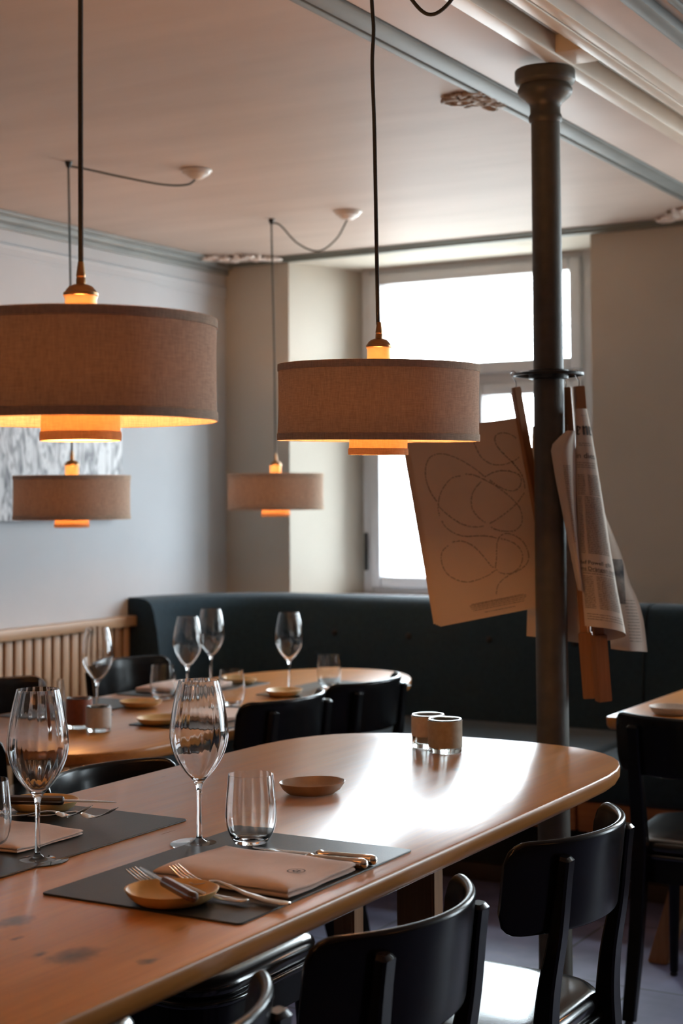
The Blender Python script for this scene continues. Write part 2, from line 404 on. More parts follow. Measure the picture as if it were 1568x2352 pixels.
def lathe(bm, prof, seg=40, cx=0, cy=0, rmod=None, closed=False, cap=True):
    rings = []
    for (r, z) in prof:
        if r < 1e-6:
            rings.append([bm.verts.new((cx, cy, z))])
        else:
            ring = []
            for i in range(seg):
                a = 2 * pi * i / seg
                rr = r * (rmod(a, z) if rmod else 1)
                ring.append(bm.verts.new((cx + rr * cos(a), cy + rr * sin(a), z)))
            rings.append(ring)
    pairs = list(zip(rings[:-1], rings[1:]))
    if closed: pairs.append((rings[-1], rings[0]))
    for a, b in pairs:
        if len(a) == 1 and len(b) == 1: continue
        for i in range(seg):
            j = (i + 1) % seg
            if len(a) == 1: bm.faces.new((a[0], b[i], b[j]))
            elif len(b) == 1: bm.faces.new((a[i], a[j], b[0]))
            else: bm.faces.new((a[i], a[j], b[j], b[i]))
def tube(bm, pts, rad, seg=8, cap=True, flat=None, up=None):
    """sweep a round (or flattened) section along pts; rad is a number or list; flat = (w, h) list"""
    pts = [Vector(p) for p in pts]
    n = len(pts)
    rings = []
    nrm = None
    for i in range(n):
        t = (pts[min(i + 1, n - 1)] - pts[max(i - 1, 0)]).normalized()
        if nrm is None:
            ref = Vector(up) if up else (Vector((0, 0, 1)) if abs(t.z) < 0.9 else Vector((1, 0, 0)))
            nrm = (ref - t * ref.dot(t)).normalized()
        else:
            nrm = (nrm - t * nrm.dot(t)).normalized()
        bi = t.cross(nrm)
        if flat: w, h = flat[i]
        else:
            r = rad[i] if isinstance(rad, (list, tuple)) else rad
            w = h = r
        ring = [bm.verts.new(pts[i] + bi * (w * cos(2 * pi * k / seg)) + nrm * (h * sin(2 * pi * k / seg))) for k in range(seg)]
        rings.append(ring)
    for a, b in zip(rings[:-1], rings[1:]):
        for k in range(seg):
            bm.faces.new((a[k], a[(k + 1) % seg], b[(k + 1) % seg], b[k]))
    if cap:
        bm.faces.new(rings[0][::-1]); bm.faces.new(rings[-1])
def crom(pts, n=8, closed=False):
    P = [Vector(p) for p in pts]
    out = []
    m = len(P)
    for i in range(m - 1 if not closed else m):
        p1, p2 = P[i], P[(i + 1) % m]
        p0 = P[i - 1] if (i > 0 or closed) else p1 * 2 - p2
        p3 = P[(i + 2) % m] if (i + 2 < m or closed) else p2 * 2 - p1
        for k in range(n):
            t = k / n
            out.append(0.5 * ((2 * p1) + (p2 - p0) * t + (2 * p0 - 5 * p1 + 4 * p2 - p3) * t * t + (3 * p1 - p0 - 3 * p2 + p3) * t ** 3))
    if not closed: out.append(P[-1])
    return out
def offset_outline(pts, d):
    n = len(pts); out = []
    for i in range(n):
        a, b, c = pts[i - 1], pts[i], pts[(i + 1) % n]
        tx, ty = c[0] - a[0], c[1] - a[1]
        l = sqrt(tx * tx + ty * ty) or 1
        out.append((b[0] - ty / l * d, b[1] + tx / l * d))    # inward for a counter-clockwise outline
    return out
def slab(bm, outline, layers):
    """layers = [(inset, z), ...] bottom to top; outline counter-clockwise"""
    rings = []
    for (ins, z) in layers:
        rings.append([bm.verts.new((x, y, z)) for x, y in offset_outline(outline, ins)])
    n = len(outline)
    for a, b in zip(rings[:-1], rings[1:]):
        for i in range(n):
            j = (i + 1) % n
            bm.faces.new((a[i], a[j], b[j], b[i]))
    bm.faces.new(rings[0][::-1]); bm.faces.new(rings[-1])
def rrect(x0, x1, y0, y1, r, seg=6):
    pts = []
    for (cx, cy, a0) in ((x1 - r, y1 - r, 0), (x0 + r, y1 - r, pi / 2), (x0 + r, y0 + r, pi), (x1 - r, y0 + r, 3 * pi / 2)):
        for k in range(seg + 1):
            a = a0 + pi / 2 * k / seg
            pts.append((cx + r * cos(a), cy + r * sin(a)))
    return pts
def stadium(cx, hw, y0, y1, e, n=3.0, seg=22, e1=None, n1=None):
    """table outline: straight sides, superelliptic ends"""
    pts = []
    e1, n1 = e1 or e, n1 or n
    for k in range(seg + 1):
        a = pi * k / seg
        c, s = cos(a), sin(a)
        pts.append((cx + hw * math.copysign(abs(c) ** (2 / n1), c), y1 - e1 + e1 * abs(s) ** (2 / n1)))
    for k in range(seg + 1):
        a = pi + pi * k / seg
        c, s = cos(a), sin(a)
        pts.append((cx + hw * math.copysign(abs(c) ** (2 / n), c), y0 + e - e * abs(s) ** (2 / n)))
    # drop near duplicates
    out = [pts[0]]
    for p in pts[1:]:
        if (p[0] - out[-1][0]) ** 2 + (p[1] - out[-1][1]) ** 2 > 1e-8: out.append(p)
    return out
def struct(name, bm, m, parent=None, **kw):
    o = obj(name, bm, m, parent, **kw)
    if parent is None: o['kind'] = 'structure'
    return o

# ------------------------------------------------------------------ the room
XL, YB, ZC = -4.08, 6.0, 2.44
XR, YF = 3.2, -2.6
bm = BM(); box(bm, XL - .2, XR + .2, YF - .2, YB + .5, -0.1, 0.0); struct('floor', bm, M['slate'], smooth=False)
bm = BM(); box(bm, XL - .2, XR + .2, YF - .2, YB + .5, ZC, ZC + 0.1); struct('ceiling', bm, M['ceiling'], smooth=False)
bm = BM(); box(bm, XL - .2, XL, YF - .2, YB + .5, 0.0, ZC); struct('wall_left', bm, M['wall_left'], smooth=False)
bm = BM(); box(bm, XR, XR + .2, YF - .2, YB + .5, 0.0, ZC)
struct('wall_right', bm, M['panel'], smooth=False)
bm = BM(); box(bm, XL, XR, YF - .2, YF, 0.0, ZC); struct('wall_front', bm, M['panel'], smooth=False)
# back wall with deep splayed window niches, two of them added out of view
def niche(bm, w, splay=(0.16, 0.14)):
    """reveals of a niche between the wall face y=YB and the window plane y=6.5"""
    x0, x1, z0, z1 = w
    a0, a1 = x0 - splay[0], x1 + splay[1]
    Y1 = 6.5
    def q(*p): bm.faces.new([bm.verts.new(v) for v in p])
    q((a0, YB, z0), (x0, Y1, z0), (x0, Y1, z1), (a0, YB, z1))
    q((a1, YB, z0), (a1, YB, z1), (x1, Y1, z1), (x1, Y1, z0))
    q((a0, YB, z1), (x0, Y1, z1), (x1, Y1, z1), (a1, YB, z1))
    q((a0, YB, z0), (a1, YB, z0), (x1, Y1, z0), (x0, Y1, z0))
    return a0, a1
bm = BM()
edges_x = [XL]
Zt = 2.42
openings = []
for w in WIN:
    a0, a1 = niche(bm, w, (0.16, 0.14) if w is WIN[0] else ((0.46, 0.14) if w is WIN[1] else (0.75, 0.14)))  # added windows splay wider so more daylight reaches the lampshades
    openings.append((a0, a1))
def fq(bm, *p): bm.faces.new([bm.verts.new(v) for v in p])
xs = [XL] + [q for o_ in openings for q in o_] + [XR]
for i in (0, 2, 4, 6):
    fq(bm, (xs[i], YB, 0), (xs[i + 1], YB, 0), (xs[i + 1], YB, ZC), (xs[i], YB, ZC))
for i in (1, 3, 5):
    wz = WIN[i // 2][2]
    fq(bm, (xs[i], YB, 0), (xs[i + 1], YB, 0), (xs[i + 1], YB, wz), (xs[i], YB, wz))
    fq(bm, (xs[i], YB, WIN[0][3]), (xs[i + 1], YB, WIN[0][3]), (xs[i + 1], YB, ZC), (xs[i], YB, ZC))
# outer skin, so that daylight only comes through the openings
ox = [XL - .2] + [q for o_ in WIN for q in o_[:2]] + [XR + .2]
for i in (0, 2, 4, 6):
    fq(bm, (ox[i], 6.5, 0), (ox[i + 1], 6.5, 0), (ox[i + 1], 6.5, ZC + .1), (ox[i], 6.5, ZC + .1))
for i in (1, 3, 5):
    wz = WIN[i // 2][2]
    fq(bm, (ox[i], 6.5, 0), (ox[i + 1], 6.5, 0), (ox[i + 1], 6.5, wz), (ox[i], 6.5, wz))
    fq(bm, (ox[i], 6.5, WIN[0][3]), (ox[i + 1], 6.5, WIN[0][3]), (ox[i + 1], 6.5, ZC + .1), (ox[i], 6.5, ZC + .1))
struct('wall_back', bm, M['wall'], smooth=False)

def make_window(name, w):
    x0, x1, z0, z1 = w
    r = empty(name, ((x0 + x1) / 2, 6.42, z0)); r['kind'] = 'structure'
    hw, h = (x1 - x0) / 2, z1 - z0
    Y0, Y1 = -0.03, 0.07
    HT = 0.955 + max(0, h - 1.52)
    bm = BM()
    f = 0.05
    for (a, b, c, d) in ((-hw, -hw + f, 0, h), (hw - f, hw, 0, h), (-hw + f, hw - f, 0, 0.04), (-hw + f, hw - f, h - 0.03, h), (-hw + f, hw - f, HT, HT + 0.05)):
        box(bm, a, b, Y0, Y1, c, d, 0.006)
    obj('window_frame', bm, M['frame'], r)
    def sash(a, b, c, d, t=0.05):
        bm = BM()
        for (p, q, u, v) in ((a, a + t, c, d), (b - t, b, c, d), (a + t, b - t, c, c + t), (a + t, b - t, d - t, d)):
            box(bm, p, q, Y0 - 0.025, Y1 - 0.02, u, v, 0.008)
        s = obj('window_sash', bm, M['frame'], r)
        bm = BM(); box(bm, a + t, b - t, 0.006, 0.012, c + t, d - t)
        obj('window_pane', bm, M['pane'], s, smooth=False)
        return s
    sash(-hw + f, hw - f, HT + 0.05, h - 0.03, 0.052)
    sl = sash(-hw + f, -0.002, 0.04, HT)
    sash(0.002, hw - f, 0.04, HT)
    bm = BM(); box(bm, -hw + 0.012, -hw + 0.026, Y0 - 0.02, Y0 - 0.002, 0.115, 0.29, 0.005)
    obj('window_handle', bm, M['handle'], r)
    return r
make_window('window_1', WIN[0]); make_window('added_window_2', WIN[1]); make_window('added_window_3', WIN[2])  # second and third are unseen windows added for daylight from the right

# window board inside the visible niche
bm = BM(); box(bm, -3.72, -2.30, 5.97, 6.385, 0.885, 0.91, 0.006); struct('trim_1', bm, M['frame'])
# cornices
bm = BM()
box(bm, XL, XL + 0.045, YF, YB, ZC - 0.032, ZC, 0.008); box(bm, XL + 0.045, XL + 0.085, YF, YB, ZC - 0.012, ZC, 0.004)
box(bm, XL, XL + 0.02, YF, YB, ZC - 0.055, ZC - 0.032, 0.004)
struct('trim_2', bm, M['cornice'])
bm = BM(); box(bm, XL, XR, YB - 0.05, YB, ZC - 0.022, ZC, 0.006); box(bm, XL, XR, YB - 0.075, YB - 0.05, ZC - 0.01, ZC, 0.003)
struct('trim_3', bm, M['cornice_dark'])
# picture rail on the left wall
bm = BM(); box(bm, XL, XL + 0.010, YF, YB, 2.318, 2.330, 0.004); box(bm, XL, XL + 0.006, YF, YB, 2.288, 2.318); box(bm, XL, XL + 0.010, YF, YB, 2.280, 2.289, 0.004)
struct('trim_4', bm, M['wall_left'])
# grey coves beside the beam
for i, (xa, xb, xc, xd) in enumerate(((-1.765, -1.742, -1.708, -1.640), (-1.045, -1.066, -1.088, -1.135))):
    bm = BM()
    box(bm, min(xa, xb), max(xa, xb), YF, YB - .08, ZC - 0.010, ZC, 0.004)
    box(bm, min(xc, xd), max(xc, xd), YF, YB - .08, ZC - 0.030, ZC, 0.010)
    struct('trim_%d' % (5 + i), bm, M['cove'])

# ceiling beam: plaster casing, two cream steel ledges and the recess between them
beam = empty('ceiling_beam', (-1.38, 3.5, ZC)); beam['kind'] = 'structure'
def bpart(name, boxes, m, bev=0.003):
    bm = BM()
    for (x0, x1, y0, y1, z0, z1) in boxes:
        box(bm, x0 + 1.38, x1 + 1.38, y0 - 3.5, y1 - 3.5, z0 - ZC, z1 - ZC, bev)
    return obj(name, bm, m, beam)
Yb0, Yb1 = YF, YB - 0.08
bpart('beam_casing', [(-1.635, -1.415, Yb0, Yb1, 2.415, ZC), (-1.236, -1.135, Yb0, Yb1, 2.428, ZC)], M['beam_pink'])
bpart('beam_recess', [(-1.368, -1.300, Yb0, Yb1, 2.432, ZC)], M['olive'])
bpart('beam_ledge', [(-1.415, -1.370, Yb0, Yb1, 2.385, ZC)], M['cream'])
bpart('beam_ledge', [(-1.300, -1.268, Yb0, Yb1, 2.385, ZC), (-1.266, -1.235, Yb0, Yb1, 2.388, ZC)], M['cream'])
bpart('beam_spacer', [(-1.3705, -1.2995, 3.38, 3.50, 2.390, ZC)], M['cream'])

# slatted oak wainscot on the left wall
w = empty('trim_7', (XL, 2.5, 0)); w['kind'] = 'structure'
bm = BM(); y = YF + .1
while y < 5.22:
    box(bm, 0.012, 0.030, y - 2.5, y + 0.039 - 2.5, 0.06, 0.825, 0.003); y += 0.055
obj('slats', bm, M['oak_slat'], w)
bm = BM(); box(bm, 0.0, 0.012, YF - 2.5, 5.27 - 2.5, 0.0, 0.83); obj('backing_board', bm, M['dark'], w, smooth=False)
bm = BM(); box(bm, 0.0, 0.048, YF - 2.5, 5.27 - 2.5, 0.825, 0.868, 0.004); obj('top_rail', bm, M['oak_rail'], w)
bm = BM(); box(bm, 0.012, 0.034, YF - 2.5, 5.27 - 2.5, 0.0, 0.06, 0.003); obj('bottom_rail', bm, M['oak_rail'], w)

# painting on the left wall
p = empty('painting', (XL, 4.62, 1.60), label='unframed black and white brushed canvas on the left wall', cat='painting')
bm = BM(); box(bm, 0.002, 0.035, -0.563, 0.563, -0.325, 0.325, 0.003); obj('canvas', bm, M['painting'], p)

# ------------------------------------------------------------------ iron column
CX, CY = -1.442, 3.490
col = empty('iron_column', (CX, CY, 0), label='dark cast iron column standing behind the end of the front table', cat='column')
bm = BM(); lathe(bm, [(0.0, 0.0), (0.056, 0.0), (0.056, 0.03), (0.050, 0.045), (0.0405, 0.06), (0.0385, 0.5), (0.0375, 1.2), (0.0345, 2.262), (0.0, 2.262)], 40)
obj('shaft', bm, M['iron'], col)
bm = BM()
lathe(bm, [(0.0, 2.255), (0.0365, 2.255), (0.040, 2.262), (0.0405, 2.268), (0.039, 2.274), (0.0365, 2.278), (0.0365, 2.295), (0.040, 2.303),
           (0.050, 2.312), (0.060, 2.320), (0.0655, 2.328), (0.066, 2.336), (0.062, 2.343), (0.061, 2.347), (0.070, 2.352), (0.0725, 2.358), (0.0725, 2.381), (0.070, 2.384), (0, 2.384)], 48)
obj('capital', bm, M['iron'], col)

# newspaper rack ring
rack = empty('newspaper_rack', (CX, CY, 1.648), label='black ring shaped newspaper rack clamped round the iron column', cat='rack')
bm = BM()
lathe(bm, [(0.079, -0.004), (0.084, -0.003), (0.084, 0.003), (0.079, 0.004)], 48, closed=True)
obj('rim', bm, M['handle'], rack)
bm = BM(); lathe(bm, [(0.0372, -0.012), (0.047, -0.010), (0.048, 0.010), (0.0372, 0.012)], 40, closed=True)
obj('collar', bm, M['handle'], rack)
for k in range(6):
    a = radians(15 + 60 * k)
    bm = BM(); tube(bm, [(0.042 * cos(a), 0.042 * sin(a), 0), (0.082 * cos(a), 0.082 * sin(a), 0)], 0.004, 8)
    obj('spoke', bm, M['handle'], rack)

# stucco ornaments on the cornices
def ornament(loc, rz, sx, sy, n, label, seed, m_='stucco'):
    rnd = random.Random(seed)
    bm = BM()
    for i in range(n):
        t = i / (n - 1) * 2 - 1
        lx = t * sx
        ly = rnd.uniform(-1, 1) * sy * (1 - 0.75 * abs(t))
        a = rnd.uniform(0, pi)
        s = rnd.uniform(0.6, 1.1) * (1 - 0.45 * abs(t))
        m = Matrix.Translation((lx, ly, 0)) @ Matrix.Rotation(a, 4, 'Z') @ Matrix.Rotation(rnd.uniform(-.5, .5), 4, 'Y') @ Matrix.Diagonal((0.034 * s, 0.013 * s, 0.011 * s, 1))
        bmesh.ops.create_uvsphere(bm, u_segments=10, v_segments=6, radius=1, matrix=m)
    for i in range(5):
        t = (i - 2) / 2.4
        pts = [(t * sx + 0.05 * cos(q * 0.9 + i) * (1 - q / 9), 0.04 * sin(q * 0.9 + i) * (1 - q / 9), -0.004) for q in range(9)]
        tube(bm, pts, [0.011 - q * 0.0008 for q in range(9)], 7)
    o = obj('stucco_ornament', bm, M[m_], loc=loc)
    o.rotation_euler = (0, 0, rz)
    return tag(o, label, 'ornament')
ornament((-1.753, 3.853, ZC - 0.003), radians(30), 0.115, 0.105, 95, 'leafy stucco ornament on the ceiling beside the column capital', 1, 'stucco_tan')
ornament((-3.88, 5.83, ZC - 0.010), radians(40), 0.17, 0.075, 44, 'leafy white stucco ornament in the far left ceiling corner', 2)
ornament((-1.84, 5.80, ZC - 0.008), radians(-40), 0.16, 0.07, 40, 'leafy stucco ornament at the far right end of the ceiling', 3)

# ------------------------------------------------------------------ banquette
def sweep(bm, path, section, closed_ends=True):
    """path: list of (x, y) front line; section: (outward offset, z); outward is to the left of travel"""
    n = len(path); rings = []
    for i in range(n):
        a, b = path[max(i - 1, 0)], path[min(i + 1, n - 1)]
        tx, ty = b[0] - a[0], b[1] - a[1]; l = sqrt(tx * tx + ty * ty)
        nx, ny = -ty / l, tx / l
        rings.append([bm.verts.new((path[i][0] + nx * o, path[i][1] + ny * o, z)) for (o, z) in section])
    m = len(section)
    for a, b in zip(rings[:-1], rings[1:]):
        for k in range(m):
            bm.faces.new((a[k], a[(k + 1) % m], b[(k + 1) % m], b[k]))
    if closed_ends:
        bm.faces.new(rings[0][::-1]); bm.faces.new(rings[-1])
sec = [(-0.05, 0.44), (-0.045, 0.60), (-0.02, 0.80), (-0.002, 0.885), (0.012, 0.918), (0.04, 0.936), (0.08, 0.942), (0.13, 0.942), (0.13, 0.44)]
R = 0.46
xl, yb = -3.945, 5.72
pathL = [(xl + 0.06, 5.235), (xl + 0.015, 5.25), (xl, 5.27)] if False else []
path1 = [(xl, 5.20 + 0.0)] + [(xl, 5.15 + .02 * k) for k in range(3, 4)]
R = 0.44
arc = [(xl + R - R * cos(a), yb - R + R * sin(a)) for a in [pi / 2 * k / 14 for k in range(15)]]
path1 = [(xl, 5.262), (xl, 5.27)] + arc + [(-3.0, yb), (-2.5, yb), (-1.985, yb)]
ban = empty('banquette', (-2.9, 5.5, 0), label='dark teal upholstered corner banquette under the window', cat='bench', group=None)
def shift(pts): return [(x + 2.9, y - 5.5) for x, y in pts]
bm = BM(); sweep(bm, shift(path1), sec)
bmesh.ops.bevel(bm, geom=[e for e in bm.edges if len(e.link_faces) == 2 and e.calc_face_angle(0) > 1.2], offset=0.02, segments=3, affect='EDGES')
obj('backrest', bm, M['teal'], ban, angle=50)
def seat_block(parent, x0, x1, ox):
    bm = BM(); box(bm, x0 - ox, x1 - ox, 4.96 - 5.5, 5.74 - 5.5, 0.335, 0.47, 0.03, 3); obj('seat_cushion', bm, M['teal'], parent, angle=50)
    bm = BM(); box(bm, x0 - ox, x1 - ox, 4.985 - 5.5, 5.6 - 5.5, 0.235, 0.335, 0.004); obj('seat_base', bm, M['plinth'], parent)
    bm = BM(); box(bm, x0 + 0.02 - ox, x1 - 0.02 - ox, 5.12 - 5.5, 5.15 - 5.5, 0.06, 0.235); obj('recess_board', bm, M['dark'], parent, smooth=False)
    bm = BM(); box(bm, x0 - ox, x1 - ox, 5.09 - 5.5, 5.15 - 5.5, 0.0, 0.06, 0.003); obj('skirting', bm, M['skirt'], parent)
seat_block(ban, -3.86, -1.985, -2.9)
def buttons(parent, xs, ox):
    for x in xs:
        bm = BM(); m = Matrix.Translation((x - ox, yb - 5.5 - 0.024, 0.79)) @ Matrix.Diagonal((0.013, 0.006, 0.013, 1))
        bmesh.ops.create_uvsphere(bm, u_segments=12, v_segments=8, radius=1, matrix=m)
        obj('tuft_button', bm, M['dark'], parent)
buttons(ban, (-3.33, -2.98, -2.62, -2.26), -2.9)
ban2 = empty('banquette', (-0.6, 5.5, 0), label='right hand dark teal banquette section beyond the seam beside the newspapers', cat='bench')
bm = BM(); sweep(bm, [(x + .6, yb - 5.5) for x in (-1.975, -1.2, -0.3, 0.8)], sec); obj('backrest', bm, M['teal'], ban2, angle=50)
seat_block(ban2, -1.975, 0.8, -0.6)
buttons(ban2, (-1.62, -1.26, -0.9, -0.54, -0.18, 0.18, 0.54), -0.6)

# ------------------------------------------------------------------ tables
def table_top(parent, outline, z, t, m, ox, oy):
    bm = BM()
    o2 = [(x - ox, y - oy) for x, y in outline]
    slab(bm, o2, [(0.011, z - t), (0.005, z - t + 0.004), (0.001, z - t + 0.011), (0.0, z - 0.010), (0.0, z - 0.0035), (0.0010, z - 0.0010), (0.0032, z)])
    return obj('tabletop', bm, m, parent, angle=60)
T1Z, T2Z, T3Z = 0.805, 0.71, 0.72
t1 = empty('dining_table', (0, 0, 0), label='honey oak table in the foreground with rounded end and two place settings', cat='table')
table_top(t1, stadium(-1.522, 0.415, 0.30, 3.292, 0.44), T1Z, 0.034, M['oak'], 0, 0)
def leg_box(parent, x, y, wx, wy, z1, dx=0, dy=0, m='oak_leg'):
    bm = BM()
    vs = []
    for z, ddx, ddy in ((0, dx, dy), (z1, 0, 0)):
        for sx, sy in ((-1, -1), (1, -1), (1, 1), (-1, 1)):
            vs.append(bm.verts.new((x + ddx + sx * wx / 2, y + ddy + sy * wy / 2, z)))
    for f in ((3, 2, 1, 0), (4, 5, 6, 7), (0, 1, 5, 4), (1, 2, 6, 5), (2, 3, 7, 6), (3, 0, 4, 7)):
        bm.faces.new([vs[i] for i in f])
    bmesh.ops.bevel(bm, geom=bm.edges[:], offset=0.004, segments=2, affect='EDGES')
    return obj('leg', bm, M[m], parent)
leg_box(t1, -1.475, 2.86, 0.085, 0.045, 0.771)
leg_box(t1, -1.665, 2.90, 0.050, 0.045, 0.771)
leg_box(t1, -1.475, 0.72, 0.085, 0.045, 0.771)
leg_box(t1, -1.665, 0.72, 0.050, 0.045, 0.771)
t2 = empty('dining_table', (-2.865, 4.12, 0), label='oak table by the slatted wall laid with four wine glasses', cat='table')
table_top(t2, stadium(-2.88, 0.395, 3.065, 5.19, 0.42, 2.9, e1=0.80, n1=2.2), T2Z, 0.034, M['oak'], -2.865, 4.12)
leg_box(t2, 0.0, -0.55, 0.085, 0.06, 0.676); leg_box(t2, 0.0, 0.55, 0.085, 0.06, 0.676)
leg_box(t2, -0.2, -0.55, 0.05, 0.06, 0.676); leg_box(t2, -0.2, 0.55, 0.05, 0.06, 0.676)
t3 = empty('dining_table', (-1.2, 4.72, 0), label='square cornered oak table behind the chair at the right edge', cat='table')
table_top(t3, rrect(-1.625, -0.80, 4.32, 5.10, 0.02, 5), T3Z, 0.036, M['oak'], -1.2, 4.72)
leg_box(t3, -0.13, -0.16, 0.06, 0.06, 0.684, -0.19, -0.09)
leg_box(t3, 0.13, 0.16, 0.06, 0.06, 0.684, 0.16, 0.09)
leg_box(t3, -0.13, 0.16, 0.06, 0.06, 0.684, -0.19, 0.09)
leg_box(t3, 0.13, -0.16, 0.06, 0.06, 0.684, 0.16, -0.09)

# ------------------------------------------------------------------ chairs
def make_chair(label):
    t = empty('bistro_chair', (0, 0, 0), label=label, cat='chair', group='black bistro chairs')
    # seat cushion: rounded trapezoid, wider in front
    out = []
    for (x, y) in rrect(-0.215, 0.215, -0.205, 0.215, 0.10, 8):
        k = 1.0 + 0.06 * (y / 0.21)
        out.append((x * k, y))
    bm = BM()
    rings = []
    for (k, z) in ((0.955, 0.425), (0.99, 0.429), (1.0, 0.436), (1.0, 0.444), (0.99, 0.452), (0.955, 0.459), (0.90, 0.4625), (0.78, 0.4645), (0.55, 0.4655), (0.28, 0.466)):
        rings.append([bm.verts.new((x * k, y * k, z)) for x, y in out])
    for a, b in zip(rings[:-1], rings[1:]):
        for i in range(len(a)):
            j = (i + 1) % len(a)
            bm.faces.new((a[i], a[j], b[j], b[i]))
    bm.faces.new(rings[0][::-1])
    cv = bm.verts.new((0, 0, 0.466))
    for i in range(len(out)): bm.faces.new((rings[-1][i], rings[-1][(i + 1) % len(out)], cv))
    obj('seat', bm, M['vinyl'], t, angle=60)
    bm = BM(); slab(bm, out, [(-0.004, 0.412), (-0.007, 0.416), (-0.007, 0.422), (-0.004, 0.425)])
    obj('piping', bm, M['vinyl'], t, angle=60)
    bm = BM(); slab(bm, offset_outline(out, 0.008), [(0.0, 0.350), (0.0, 0.4125)])
    obj('seat_frame', bm, M['black'], t, angle=60)
    # curved plywood backrest
    bm = BM()
    hw, sag, zt, zb = 0.215, 0.105, 0.79, 0.632
    R_ = (hw * hw + sag * sag) / (2 * sag)
    amax = math.asin(hw / R_)
    na, nz = 30, 14
    th = 0.0155
    def P(a, z, off):
        lean = (z - zt) * 0.12                       # lower edge sits further forward
        r = R_ + off
        return Vector((r * sin(a), -0.28 + R_ - r * cos(a) - lean, z))
    def zlim(a):
        # rounded corners
        s = abs(a) / amax; c = 0.035 / hw
        if s > 1 - c:
            q = (s - (1 - c)) / c
            return 0.035 * (1 - sqrt(max(0, 1 - q * q)))
        return 0.0
    angs = []
    for i in range(na + 1):
        u = -1 + 2 * i / na
        angs.append(amax * (math.copysign(1 - (1 - abs(u)) ** 1.35, u)))
    grid = []
    offs = [(th * .5, 0.0), ]
    sect = []
    # closed cross-section around the panel: front (inner) face down, back (outer) face up, both edges rounded
    for i, a in enumerate(angs):
        d = zlim(a); top, bot = zt - d, zb + d
        ring = []
        for k in range(6): ring.append(P(a, top - 0.008 - (top - bot - 0.016) * k / 5, th / 2))
        for k in range(1, 6):
            q = pi * k / 6; ring.append(P(a, bot + 0.008 - 0.008 * sin(q), th / 2 * cos(q)))
        for k in range(6): ring.append(P(a, bot + 0.008 + (top - bot - 0.016) * k / 5, -th / 2))
        for k in range(1, 6):
            q = pi * k / 6; ring.append(P(a, top - 0.008 + 0.008 * sin(q), -th / 2 * cos(q)))
        sect.append([bm.verts.new(v) for v in ring])
    m_ = len(sect[0])
    for a, b in zip(sect[:-1], sect[1:]):
        for k in range(m_): bm.faces.new((a[k], a[(k + 1) % m_], b[(k + 1) % m_], b[k]))
    bm.faces.new(sect[0][::-1]); bm.faces.new(sect[-1])
    obj('backrest', bm, M['black'], t, angle=50)
    # back posts run on into the rear legs
    for s in (-1, 1):
        xp = 0.146
        ap = math.asin(xp / R_)
        yp = -0.28 + R_ - R_ * cos(ap) - th / 2 - 0.008
        pts = crom([(s * (xp + 0.012), -0.280, 0.012), (s * (xp + 0.006), -0.236, 0.20), (s * xp, -0.214, 0.40), (s * xp, -0.217, 0.52), (s * xp, yp + 0.015, 0.64), (s * xp, yp, 0.757)], 6)
        bm = BM()
        n = len(pts); rings = []
        for i, p in enumerate(pts):
            k = i / (n - 1)
            w = 0.0165 + 0.004 * max(0, 1 - abs(k - 0.45) / 0.45)
            dpt = 0.010 + 0.009 * max(0, 1 - abs(k - 0.42) / 0.50) + (0.003 if k < .2 else 0)
            tng = (pts[min(i + 1, n - 1)] - pts[max(i - 1, 0)]).normalized()
            nn = Vector((0, tng.z, -tng.y)).normalized()
            c = 0.004
            ring = []
            for (ux, uy) in ((-w + c, -dpt), (w - c, -dpt), (w, -dpt + c), (w, dpt - c), (w - c, dpt), (-w + c, dpt), (-w, dpt - c), (-w, -dpt + c)):
                ring.append(bm.verts.new(p + Vector((ux, 0, 0)) + nn * uy))
            rings.append(ring)
        for a, b in zip(rings[:-1], rings[1:]):
            for k in range(8): bm.faces.new((a[k], a[(k + 1) % 8], b[(k + 1) % 8], b[k]))
        bm.faces.new(rings[0][::-1])
        # chamfered head
        cen = sum((v.co for v in rings[-1]), Vector()) / 8
        hd = [bm.verts.new(cen + (v.co - cen) * 0.72 + Vector((0, 0.002, 0.006))) for v in rings[-1]]
        for k in range(8): bm.faces.new((rings[-1][k], rings[-1][(k + 1) % 8], hd[(k + 1) % 8], hd[k]))
        bm.faces.new(hd)
        lg = obj('rear_leg', bm, M['black'], t, angle=35)
        bm = BM(); lathe(bm, [(0, 0), (0.011, 0), (0.012, 0.004), (0.009, 0.014), (0, 0.014)], 14, s * (xp + 0.012), -0.280); obj('foot_glide', bm, M['handle'], lg)
    for s in (-1, 1):
        bm = BM()
        tube(bm, [(s * 0.192, 0.188, 0.012), (s * 0.182, 0.172, 0.24), (s * 0.176, 0.165, 0.405)], None, 10, flat=[(0.012, 0.012), (0.0155, 0.0155), (0.019, 0.019)])
        lg = obj('front_leg', bm, M['black'], t)
        bm = BM(); lathe(bm, [(0, 0), (0.010, 0), (0.011, 0.004), (0.009, 0.014), (0, 0.014)], 14, s * 0.192, 0.188); obj('foot_glide', bm, M['handle'], lg)
    return t
chair = make_chair('black bistro chair nearest the column on the near side of the front table')
chair.location = (-1.246, 2.60, 0); chair.rotation_euler = (0, 0, pi / 2)
